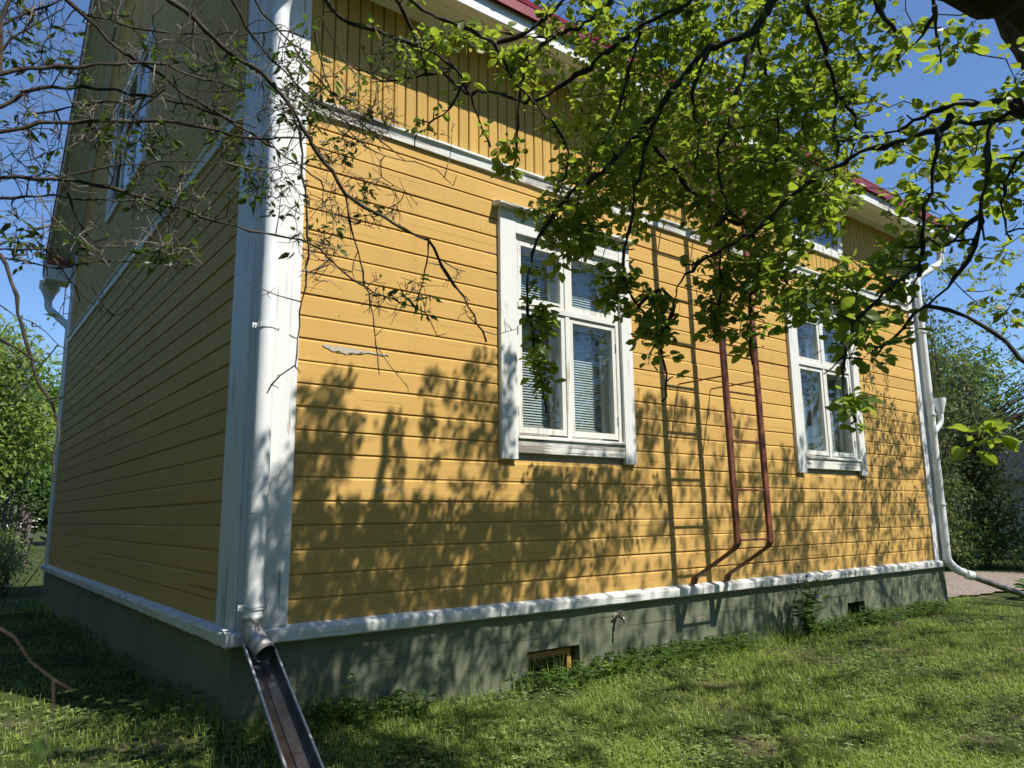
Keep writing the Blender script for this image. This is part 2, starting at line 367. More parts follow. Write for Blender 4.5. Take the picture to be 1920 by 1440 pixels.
# plinth, cast against boards: shallow steps between courses
def plinth(axis, a0, a1, name, courses, hole=()):
    mb = MB(); zt = -.09
    edges = [-.09]
    while edges[-1] > -1.1: edges.append(edges[-1]-(rng.uniform(.10, .15) if courses else 1.2))
    for z1, z0 in zip(edges, edges[1:]):
        off = -.012 + (rng.normal(0, .0022) if courses else 0)
        for s0, s1 in spans(a0, a1, [(h[0], h[1]) for h in hole if h[2] < z1-.001 and h[3] > z0+.001]):
            n = max(2, int((s1-s0)/.3)); ts = np.linspace(s0, s1, n); w = rng.normal(0, .0012, n); e = .0028 if courses else 0
            pr = [(off+e*1.6, z1), (off, z1-e), (off, z0+e), (off+e*1.6, z0), (.25, z0), (.25, z1)]
            def fn(t, a, b):
                i = int(np.argmin(abs(ts-t))); aa = a+(w[i] if a < .1 else 0)
                return (t, aa, b) if axis == 'x' else (aa, t, b)
            mb.prism(pr, fn, ts)
    return mb.build(name, M['plinth'], house)
BW = (2.25, 2.80, -.78, -.385); BV = (7.03, 7.42, -.68, -.40)
def plinth_front():
    """front plinth with two cellar openings: course edges follow the openings"""
    mb = MB(); edges = [-.09, -.20, -.295, -.39, -.50, -.61, -.70, -.80, -1.1]
    holes = [(BW[0], BW[1], -.80, -.39), (BV[0], BV[1], -.70, -.39)]
    for z1, z0 in zip(edges, edges[1:]):
        off = -.012 + rng.normal(0, .0011)
        for s0, s1 in spans(-.0095, L, [(h[0], h[1]) for h in holes if h[2] < z1-.01 and h[3] > z0+.01]):
            n = max(2, int((s1-s0)/.25)); ts = np.linspace(s0, s1, n); w = rng.normal(0, .0015, n); e = .0018
            pr = [(off+e*1.6, z1), (off, z1-e), (off, z0+e), (off+e*1.6, z0), (.25, z0), (.25, z1)]
            def fn(t, a, b):
                i = int(np.argmin(abs(ts-t))); return (t, a+(w[i] if a < .1 else 0), b)
            mb.prism(pr, fn, ts)
    return mb.build('plinth', M['plinth'], house)
plinth_front(); plinth('y', -.0085, W, 'plinth', False)
for (x0, x1, z0, z1) in (BW, BV):
    mb = MB(); mb.box(x0-.02, x1+.02, .252, .30, z0-.1, z1+.1); mb.build('cellar_backing', M['dark'], house)
cw = empty('cellar_window', (0, 0, 0), house)
x0, x1, z0, z1 = BW; z1 = -.392
for nm, (a, b, c, d) in {'frame': (x0+.012, x0+.057, z0, z1-.022), 'frame.': (x1-.080, x1-.035, z0, z1-.022)}.items():
    MB().box(a, b, .055, .10, c, d).build('frame', M['amber_wood'], cw, bevel=.003)
MB().box(x0+.058, x1-.081, .056, .099, z1-.066, z1-.022).build('frame', M['amber_wood'], cw, bevel=.003)
MB().box(x0+.058, x1-.081, .056, .099, z0, z0+.05).build('frame', M['amber_wood'], cw, bevel=.003)
MB().box(x0+.05, x1-.07, .078, .082, z0+.04, z1-.06).build('pane', M['glass'], cw)
MB().box(x0+.003, x1-.003, .12, .14, z0, z1-.003).build('backing', M['dark'], cw)
vg = empty('cellar_vent', (0, 0, 0), house)
for k in range(4): MB().box(BV[0]+.02+k*.11, BV[0]+.04+k*.11, .04, .06, -.68, -.40).build('bar', M['dark'], vg)

# corner boards
def post(name, x0, x1, y0, y1, z0, z1, mat='white_post'):
    return MB().box(x0, x1, y0, y1, z0, z1).build(name, M[mat], house, bevel=.004)
post('corner_board', .0, .317, -.036, .0, -.004, 4.60); post('corner_board', -.020, -.0005, -.034, .062, -.004, 4.60)
post('corner_board', -.018, .0, .0630, .331, -.004, 5.05)
post('corner_board', 9.36, 9.66, -.034, .0, -.004, 4.60); post('corner_board', 9.662, 9.69, -.034, .2, -.004, 4.6)
post('corner_board', -.034, .0, 8.95, 9.25, -.004, 5.0)
# bare patch where the paint has flaked off a board, with a curled edge
pz, px = 1.815, .50
rr = random.Random(4); top, bot = [], []
for k in range(27):
    u = k/26; top.append((px+u*.5, pz+.014+rr.uniform(-.004, .005)-.012*u)); d = .045*math.sin(math.pi*min(1, u*1.5))**.8*(1-.75*u)+.006
    bot.append((px+u*.5+rr.uniform(-.006, .006), pz+.012-d+rr.uniform(-.007, .006)*(1 if 0 < k < 26 else 0)-.012*u))
ol = top+bot[::-1]; k = len(ol)
v = [(x, -.0108, z) for x, z in ol]+[(x, -.0068, z) for x, z in ol]
MB().add(v, [(i, i+1, k-2-i, k-1-i) for i in range(26)]+[(i, (i+1) % k, k+(i+1) % k, k+i) for i in range(k)]).build('bare_wood_patch', M['bare_wood'], front_wall)
for q in (4, 9, 13):                               # curling flakes along the lower edge
    (x0_, z0_), (x1_, z1_) = bot[q], bot[q+3]
    MB().add([(x0_, -.0112, z0_), (x1_, -.0112, z1_), ((x0_+x1_)/2+.006, -.019, (z0_+z1_)/2+.009), ((x0_+x1_)/2-.008, -.016, (z0_+z1_)/2+.006)], [(0, 1, 2, 3)]).build('paint_flake', M['ochre_x'], front_wall)
# nail heads where boards cross the studs
nm = MB().tube([(0, -.0015, 0), (0, .002, 0)], .0032, 6).mesh('nail', M['rust'])

for k in range(150):
    r_ = rr.randrange(0, 22); xx = .62+.6*rr.randrange(0, 15)+rr.uniform(-.02, .02); zz = -.005+r_*EXPO+rr.choice((.03, .10))
    if any(w0-.05 < xx < w0+1.6 and 1.0 < zz < 3.3 for w0, _ in WIN): continue
    o = link('nail', nm, front_wall); o.location = (xx, -.0085, zz)
# windows of the front wall -------------------------------------------------
def window(x0, lbl):
    w = empty('window', (x0, 0, 0), house)
    B = lambda n, a, b, c, d, e, g, m='window_sash', bv=.003: MB().box(a, b, c, d, e, g).build(n, M[m], w, bevel=bv)
    B('casing', 0, .165, -.045, .0, 1.10, 3.205, 'white_z'); B('casing', 1.40, 1.54, -.045, .0, 1.10, 3.205, 'white_z')
    B('casing', .1655, 1.3995, -.041, .0, 3.012, 3.204, 'white_x')
    B('apron', .1655, 1.3995, -.036, .0, 1.155, 1.268, 'white_worn')
    # drip cap and sill slope outwards
    v = [(-.05, .0, 3.262), (1.59, .0, 3.262), (1.59, -.115, 3.228), (-.05, -.115, 3.228), (-.05, .0, 3.206), (1.59, .0, 3.206), (1.59, -.115, 3.207), (-.05, -.115, 3.207)]
    fc = [(0, 1, 2, 3), (4, 7, 6, 5), (0, 4, 5, 1), (1, 5, 6, 2), (2, 6, 7, 3), (3, 7, 4, 0)]
    MB().add(v, fc).build('drip_cap', M['white_worn'], w, bevel=.002)
    v = [(.166, .05, 1.318), (1.399, .05, 1.318), (1.399, -.052, 1.290), (.166, -.052, 1.290), (.166, .05, 1.269), (1.399, .05, 1.269), (1.399, -.052, 1.2695), (.166, -.052, 1.2695)]
    MB().add(v, fc).build('sill', M['white_worn'], w, bevel=.002)
    # outer frame in the opening
    B('frame', .166, .200, -.012, .19, 1.30, 3.01); B('frame', 1.352, 1.399, -.012, .19, 1.30, 3.01)
    B('frame', .2005, 1.3515, -.010, .19, 2.975, 3.010); B('transom', .2005, 1.3515, -.022, .10, 2.378, 2.428)
    B('mullion', .728, .776, -.016, .10, 1.302, 2.3775); B('mullion', .728, .776, -.016, .10, 2.4285, 2.9745)
    # four sashes, each a frame of four pieces with its pane
    for a, b, z0, z1 in ((.203, .725, 1.322, 2.374), (.779, 1.349, 1.322, 2.374), (.203, .725, 2.431, 2.972), (.779, 1.349, 2.431, 2.972)):
        s = .042; mb = MB()
        mb.box(a, a+s, -.006, .034, z0, z1); mb.box(b-s, b, -.006, .034, z0, z1); mb.box(a+s, b-s, -.0055, .0335, z0, z0+s+.008); mb.box(a+s, b-s, -.0055, .0335, z1-s, z1)
        sash = mb.build('sash', M['window_sash'], w)
        MB().box(a+s-.006, b-s+.006, .012, .016, z0+s, z1-s+.006).build('pane', M['glass'], w)
        # inner sash behind the outer one
        mb = MB(); s2 = .058
        mb.box(a-.0, a+s2, .115, .150, z0, z1); mb.box(b-s2, b, .115, .150, z0, z1); mb.box(a+s2, b-s2, .1155, .1495, z0, z0+s2); mb.box(a+s2, b-s2, .1155, .1495, z1-s2, z1)
        mb.build('inner_sash', M['window_sash'], w)
        MB().box(a+s2-.005, b-s2+.005, .130, .133, z0+s2, z1-s2).build('inner_pane', M['glass'], w)
    B('inner_mullion', .7255, .7785, .101, .16, 1.301, 2.974); B('inner_transom', .2005, .725, .101, .16, 2.3745, 2.4305); B('inner_transom', .779, 1.3515, .101, .16, 2.3745, 2.4305)
    for z in (1.50, 2.18):                    # hinges
        MB().tube([(1.350, -.016, z-.035), (1.350, -.016, z+.035)], .007, 8).build('hinge', M['white_z'], w)
        MB().tube([(.199, -.016, z-.035), (.199, -.016, z+.035)], .007, 8).build('hinge', M['white_z'], w)
    # room behind the window
    mb = MB(); mb.box(-.3, 1.9, 2.6, 2.64, .2, 3.38); mb.box(-.34, -.3, .21, 2.6, .2, 3.38); mb.box(1.9, 1.94, .21, 2.6, .2, 3.38); mb.box(-.3, 1.9, .21, 2.6, .16, .2)
    mb.build('room', M['room'], w)
    return w
window(*WIN[0]); window(*WIN[1])
def blind(x0, zlow, ang, label):
    b = empty('venetian_blind', (x0+.2, .19, 2.98)); tag(b, label, 'blind', 'venetian blinds behind the large windows')
    wd, dp, ca, sa = 1.15, .0125, math.cos(ang), math.sin(ang)
    v = [(0, -dp*ca, -dp*sa), (wd, -dp*ca, -dp*sa), (0, 0, .0022), (wd, 0, .0022), (0, dp*ca, dp*sa), (wd, dp*ca, dp*sa)]
    me = MB().add(v, [(0, 1, 3, 2), (2, 3, 5, 4)]).mesh('slat', M['slat'])
    z = -.06
    while 2.98+z > zlow:
        o = link('slat', me, b); o.location = (rng.normal(0, .001), 0, z); o.rotation_euler = (rng.normal(0, .03), 0, 0); z -= .0235
    MB().box(0, wd, -.014, .014, z-.012, z+.004).build('bottom_rail', M['slat'], b); MB().box(0, wd, -.018, .018, -.04, .0).build('head_rail', M['slat'], b)
    for x in (.12, .60, 1.03): MB().tube([(x, -.016, -.04), (x, -.016, z)], .0009, 4).build('cord', M['slat'], b)
blind(WIN[0][0], 1.42, math.radians(50), 'white venetian blind behind the large window nearest the corner downpipe')
blind(WIN[1][0], 1.40, math.radians(50), 'white venetian blind behind the large window beyond the ladder')

def simple_window(name, axis, a0, a1, z0, z1, nm, horiz, cas=.10):
    w = empty(name, (0, 0, 0), house)
    def B(n, a, b, o0, o1, c, d, m, bv=.003):
        mb = MB(); mb.box(a, b, o0, o1, c, d) if axis == 'x' else mb.box(o0, o1, a, b, c, d); return mb.build(n, M[m], w, bevel=bv)
    zz = 'white_z'
    B('casing', a0, a0+cas, -.04, .0, z0, z1, zz); B('casing', a1-cas, a1, -.04, .0, z0, z1, zz)
    B('casing', a0+cas+.0005, a1-cas-.0005, -.037, .0, z1-cas, z1, zz); B('casing', a0+cas+.0005, a1-cas-.0005, -.037, .0, z0, z0+cas*.8, zz)
    ia, ib, iz0, iz1 = a0+cas, a1-cas, z0+cas*.8, z1-cas
    n = nm; wd = (ib-ia)/n
    for k in range(n):
        s = .045; A, Bb = ia+k*wd+.003, ia+(k+1)*wd-.003
        cells = [(iz0+.003, iz1-.003)] if not horiz else [(iz0+.003, iz0+(iz1-iz0)*.62-.003), (iz0+(iz1-iz0)*.62+.003, iz1-.003)]
        for c, d in cells:
            mb = MB()
            for q in ((A, A+s, c, d), (Bb-s, Bb, c, d), (A+s, Bb-s, c, c+s), (A+s, Bb-s, d-s, d)):
                mb.box(q[0], q[1], -.02, .015, q[2], q[3]) if axis == 'x' else mb.box(-.02, .015, q[0], q[1], q[2], q[3])
            mb.build('sash', M['window_sash'], w)
            B('pane', A+s-.004, Bb-s+.004, -.004, .0, c+s-.004, d-s+.004, 'glass', 0)
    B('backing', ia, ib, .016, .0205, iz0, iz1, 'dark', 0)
    return w
simple_window('attic_window', 'x', *ATT, 2, False, .11)
simple_window('gable_window', 'y', *GW, 3, True, .10)

# eaves: soffit boards, fascia, red metal edge in joined lengths
OV = .40
for k, (y0, y1) in enumerate(((-.395, -.30), (-.297, -.20), (-.197, -.10), (-.097, -.001))):
    for a0, a1 in ((-.40, 4.2+k*.37-.5), (4.2+k*.37-.497, L+.40)): MB().box(a0, a1, y0, y1, 4.60+rng.uniform(0, .002), 4.622).build('soffit_board', M['soffit'], house, bevel=.002)
for a0, a1 in ((-.40, 3.3), (3.303, 7.1), (7.103, L+.40)): MB().box(a0, a1, -.425, -.396, 4.585, 4.735).build('fascia', M['white_x'], house, bevel=.003)
eprof = [(-.40, 4.738), (-.455, 4.738), (-.468, 4.722), (-.472, 4.722), (-.470, 4.80), (-.40, 4.88)]
a = -.42
while a < L+.42:
    b = min(a+1.05, L+.42); j = rng.uniform(-.002, .002)
    MB().prism([(p+j, q+j) for p, q in eprof], lambda t, p, q: (t, p, q), [a, b-.004]).build('eave_flashing', M['roof_red'], house)
    MB().prism([(p-.004 if p < -.41 else p, q+(.003 if q > 4.73 else -.003)) for p, q in eprof], lambda t, p, q: (t, p, q), [b-.03, b+.012]).build('flashing_joint', M['roof_red'], house)
    a = b
# roof slopes with standing seams
mb = MB()
rz = 5.27
for sgn in (1, -1):
    yf = (lambda d: d-.44) if sgn == 1 else (lambda d: W+.44-d)
    n = W/2+.44
    for a, b in ((0, n),):
        v = [(-.42, yf(0), rz-.44), (L+.42, yf(0), rz-.44), (L+.42, yf(n), rz-.44+n), (-.42, yf(n), rz-.44+n)]
        v += [(x, y, z-.05) for x, y, z in v]
        mb.add(v, [(0, 1, 2, 3), (4, 7, 6, 5), (0, 4, 5, 1), (1, 5, 6, 2), (2, 6, 7, 3), (3, 7, 4, 0)])
roof = mb.build('roof', M['roof_red'], house)
for k in range(18):
    x = -.1+k*.58
    for s in (0, 1):
        p0 = (-.42 if s == 0 else W+.42); MB().tube([(x, p0, rz-.40), (x, W/2, rz+W/2+.01)], .014, 4).build('seam', M['roof_red'], roof)
# rake soffit boards and barge boards on the gable
def rake_piece(name, x0, x1, dz0, dz1, mat, far):
    d0, d1 = -.36, W/2
    y = (lambda d: W-d) if far else (lambda d: d)
    v = []
    for d in (d0, d1):
        for x, dz in ((x0, dz0), (x1, dz0), (x1, dz1), (x0, dz1)): v.append((x, y(d), rz-.06+d+dz))
    MB().add(v, [(0, 1, 2, 3), (4, 7, 6, 5), (0, 4, 5, 1), (1, 5, 6, 2), (2, 6, 7, 3), (3, 7, 4, 0)]).build(name, M[mat], house)
for far in (False, True):
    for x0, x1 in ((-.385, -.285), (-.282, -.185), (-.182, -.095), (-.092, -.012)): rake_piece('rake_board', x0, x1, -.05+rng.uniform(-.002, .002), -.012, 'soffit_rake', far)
    rake_piece('barge_board', -.412, -.388, -.16, -.01, 'white_y', far); rake_piece('barge_flashing', -.428, -.4135, -.06, .05, 'roof_red', far)
    rake_piece('rake_trim', -.03, -.006, -.13, -.052, 'white_y', far)
for ya, yb in ((-.395, -.005), (W+.005, W+.42)):
    MB().box(-.398, -.036, ya, yb, 4.605 if ya > 0 else 4.625, 4.85).build('eave_return', M['white_x'], house, bevel=.003)
    MB().box(-.41, -.036, ya-.01, yb+.01, 4.852, 4.98).build('return_flashing', M['roof_red'], house, bevel=.003)
MB().box(.0, L+.4, W+.05, W+.42, 4.60, 4.72).build('rear_eave', M['white_x'], house, bevel=.003)

# ---------------------------------------------------------------- fixed roof ladder
lad = empty('roof_ladder', (4.25, -.56, .37)); tag(lad, 'rust-brown iron ladder fixed off the wall between the two large windows', 'ladder')
lz = .37
def bar(mb, pts, w, d):
    """rectangular bar along pts, w across x, d in y"""
    n = len(pts); v = []
    for i, q in enumerate(pts):
        for sx, sy in ((-1, -1), (1, -1), (1, 1), (-1, 1)): v.append((q[0]+sx*w/2, q[1]+sy*d/2, q[2]))
    f = [(i*4+j, i*4+(j+1) % 4, (i+1)*4+(j+1) % 4, (i+1)*4+j) for i in range(n-1) for j in range(4)] + [(3, 2, 1, 0), tuple(range((n-1)*4, n*4))]
    mb.add(v, f)
for i, x in enumerate((0, .505)):
    lean = -.10
    mb = MB(); bar(mb, [(x+.0, .52, -.37), (x, .5, -.31), (x, .035, -.03), (x, .0, .02), (x+lean*.45, .0, 2.0), (x+lean, .0, 4.5), (x+lean*1.02, .08, 4.9), (x+lean*1.1, .8, 5.65)], .066, .034)
    mb.build('rail', M['rust'], lad, bevel=.002)
for k in range(11):
    z = .047+k*.452; x = -.10*z/4.5
    MB().tube([(x+.02, 0, z), (x+.487, 0, z)], .0095, 8).build('rung', M['rust'], lad)
for z in (1.55, 3.5): 
    for x in (0, .505): MB().tube([(x-.1*z/4.5, .01, z), (x-.1*z/4.5, .545, z)], .008, 6).build('wall_stay', M['rust'], lad)

# ---------------------------------------------------------------- rain pipes
def smooth_path(pts, n=8, r=.08):
    """round the corners of a polyline"""
    P = [np.array(q, float) for q in pts]; out = [P[0]]
    for a, b, c in zip(P, P[1:], P[2:]):
        da, dc = a-b, c-b; ra = min(r, np.linalg.norm(da)*.49); rc = min(r, np.linalg.norm(dc)*.49)
        p0, p2 = b+da/np.linalg.norm(da)*ra, b+dc/np.linalg.norm(dc)*rc
        for i in range(n+1): t = i/n; out.append(p0*(1-t)**2+2*b*t*(1-t)+p2*t*t)
    return out+[P[-1]]
def ring_band(parent, name, c, r, h, mat):
    MB().tube([(c[0], c[1], c[2]-h/2), (c[0], c[1], c[2]+h/2)], r, 20).build(name, M[mat], parent)
dp = empty('downpipe', (.067, -.122, 0)); tag(dp, 'white rain downpipe on the corner nearest the camera, emptying into an open trough', 'downpipe')
PR = .058
def seg(parent, name, pts, r, mat, r_end=None, sides=20, rounding=.08):
    pp = smooth_path(pts, 7, rounding); rr = np.linspace(r, r if r_end is None else r_end, len(pp))
    return MB().tube(pp, rr, sides).build(name, M[mat], parent, smooth=True)
seg(dp, 'pipe_length', [(0, 0, .69), (0, 0, 2.30)], PR, 'pipe_white'); seg(dp, 'pipe_length', [(0, 0, .06), (0, 0, .70)], PR-.003, 'pipe_white')
seg(dp, 'pipe_length', [(0, 0, 2.28), (-.005, 0, 4.00)], PR-.003, 'pipe_white'); seg(dp, 'swan_neck', [(-.005, 0, 3.97), (-.005, 0, 4.16), (.02, -.30, 4.50), (.02, -.32, 4.70)], PR, 'pipe_white')
# open shoe: hollow elbow
def hollow(parent, name, pts, r, mat, t=.004):
    pp = smooth_path(pts, 8, .07); mb = MB(); mb.tube(pp, r, 24, cap=False); mb.tube(pp, r-t, 24, cap=False)
    n = len(pp); k = 24; o = n*k
    mb.f += [((n-1)*k+j, (n-1)*k+(j+1) % k, o+(n-1)*k+(j+1) % k, o+(n-1)*k+j) for j in range(k)]
    me = mb.mesh(name, M[mat], True); return link(name, me, parent)
hollow(dp, 'shoe', [(0, 0, .075), (0, 0, -.015), (.035, -.15, -.115)], PR+.004, 'zinc'); ring_band(dp, 'socket', (0, 0, .062), PR+.003, .05, 'pipe_white')
MB().tube([(0.031, -.133, -.104), (.0345, -.147, -.113)], PR+.008, 24, cap=False).build('bead', M['zinc'], dp)
for z in (1.863, .135):
    ring_band(dp, 'bracket', (0, 0, z), PR+.005, .024, 'pipe_white')
    for sx in (-1, 1):
        MB().box(sx*(PR+.018)-.014, sx*(PR+.018)+.014, .0, .006, z-.016, z+.016).build('bracket_ear', M['pipe_white'], dp, bevel=.001); MB().tube([(sx*(PR+.018), -.006, z), (sx*(PR+.018), .0, z)], .006, 8).build('bolt', M['zinc'], dp)
for pts in ([(-.078, -.02, .15), (-.05, -.05, .13), (0, -.066, .135), (.05, -.05, .14), (.078, -.02, .15)], [(-.07, -.03, .12), (-.03, -.062, .08), (.0, -.068, .045), (.02, -.066, .06), (.055, -.045, .10), (.075, -.02, .13)],
            [(.0, -.07, .045), (-.01, -.075, .0), (-.05, -.085, -.05), (-.075, -.09, -.09)], [(.005, -.07, .04), (.02, -.08, .0), (.0, -.10, -.03), (-.03, -.1, -.06)]):
    MB().tube(smooth_path(pts, 4, .03), .0022, 5).build('tie_wire', M['wire'], dp)
# trough: open channel from under the shoe down to the grass
tr = empty('rain_trough', (.11, -.05, -.12)); tag(tr, 'open galvanised rain trough sloping from the corner downpipe to the grass', 'rain trough')
p0 = np.array([.110, -.035, -.105]); p1 = np.array([-.028, -1.12, -.515]); dr = (p1-p0); dr /= np.linalg.norm(dr); sd = np.cross(dr, (0, 0, 1)); sd /= np.linalg.norm(sd); nu = np.cross(sd, dr)
up = [(-.086, .075), (-.082, .079), (-.074, .075), (-.070, .02), (-.058, .003), (-.004, -.004), (.0, -.001), (.004, -.004), (.058, .003), (.070, .02), (.074, .075), (.082, .079), (.086, .075)]
out = [(a*1.0, b) for a, b in up] + [(a*1.03, b-.004) for a, b in up[::-1]]
Lt = 1.78; o = np.array(tr.location)
MB().prism(out, lambda t, a, b: p0+dr*t+sd*a+nu*b-o, [0, .25, .5, .9, 1.3, Lt]).build('channel', M['trough'], tr)
for s in (-1, 1):
    MB().tube([p0+sd*s*.080+nu*.078-o, p0+dr*Lt+sd*s*.080+nu*.078-o], .0075, 8).build('rolled_rim', M['zinc_rim'], tr, smooth=True)
# far downpipe at the right end of the front wall, with its drain pipe over the path
dp2 = empty('downpipe', (9.56, -.10, 0)); tag(dp2, 'white downpipe at the far end of the sunlit wall with swan neck and hopper', 'downpipe')
seg(dp2, 'pipe_length', [(0, 0, 1.2), (0, 0, 3.96)], .050, 'pipe_white'); seg(dp2, 'pipe_length', [(0, 0, .08), (0, 0, 1.22)], .053, 'pipe_white')
seg(dp2, 'swan_neck', [(0, 0, 3.9), (0.02, 0, 4.02), (.50, -.16, 4.30), (.52, -.17, 4.62)], .050, 'pipe_white')
MB().tube([(.52, -.17, 4.46), (.52, -.17, 4.56), (.52, -.17, 4.66), (.52, -.17, 4.80)], [.06, .085, .125, .13], 16).build('hopper', M['pipe_white'], dp2, smooth=True)
MB().tube([(.82, -.25, 4.72), (-.05, -.25, 4.74)], .062, 12).build('gutter_end', M['pipe_white'], dp2, smooth=True)
seg(dp2, 'shoe', [(0, 0, .10), (0, 0, -.02), (.10, -.08, -.15), (.17, -.14, -.18)], .054, 'pipe_white')
for z in (.75, 2.0, 3.2): ring_band(dp2, 'bracket', (0, 0, z), .064, .025, 'pipe_white')
MB().tube([(.17, -.06, 2.03), (.17, -.06, 2.2), (.17, -.06, 2.24)], [.04, .085, .085], 14).build('funnel', M['pipe_white'], dp2, smooth=True)
MB().tube(smooth_path([(.17, -.06, 2.05), (.17, -.06, 1.9), (.0, .0, 1.72)], 6, .08), .034, 12).build('side_pipe', M['pipe_white'], dp2, smooth=True)
dr2 = empty('drain_pipe', (9.75, -.27, -.2)); tag(dr2, 'grey drain pipe leading from the far downpipe down over the path', 'drain pipe')
MB().tube([(0, 0, -.005), (.55, -.28, -.22), (1.25, -.64, -.46)], .040, 14).build('pipe_length', M['trough'], dr2, smooth=True); MB().tube([(-.02, .012, 0.0), (.06, -.03, -.02)], .062, 14).build('collar', M['pipe_white'], dr2, smooth=True)
# downpipe at the far end of the gable
dp3 = empty('downpipe', (.02, 9.40, 0)); tag(dp3, 'white downpipe with funnel head at the far end of the shaded gable', 'downpipe')
seg(dp3, 'swan_neck', [(-.30, .42, 4.45), (-.30, .42, 4.25), (0, .0, 3.86), (.0, 0, 3.5)], .06, 'pipe_white'); seg(dp3, 'pipe_length', [(.02, 0, -.3), (.0, 0, 3.55)], .056, 'pipe_white')
MB().tube([(-.30, .42, 4.38), (-.30, .42, 4.48), (-.30, .42, 4.58), (-.30, .42, 4.70)], [.062, .10, .16, .16], 16).build('hopper', M['pipe_white'], dp3, smooth=True)
# garden tap in the plinth
tp = empty('garden_tap', (3.225, -.014, -.20)); tag(tp, 'small chromed garden tap sticking out of the plinth below the first window', 'tap')
MB().tube([(0, 0, 0), (0, -.05, .0), (0, -.075, -.004)], [.014, .014, .02], 10).build('body', M['brass'], tp, smooth=True); MB().tube(smooth_path([(0, -.06, 0), (0, -.095, -.005), (0.0, -.105, -.055)], 5, .03), .011, 10).build('spout', M['brass'], tp, smooth=True)
MB().tube([(0, -.055, .0), (0, -.055, .035)], .008, 8).build('stem', M['brass'], tp); MB().tube([(-.032, -.055, .04), (0, -.055, .044), (.032, -.055, .04)], .0075, 8).build('handle', M['brass'], tp); MB().tube([(0, 0, 0), (0, -.006, 0)], .028, 14).build('flange', M['zinc'], tp)

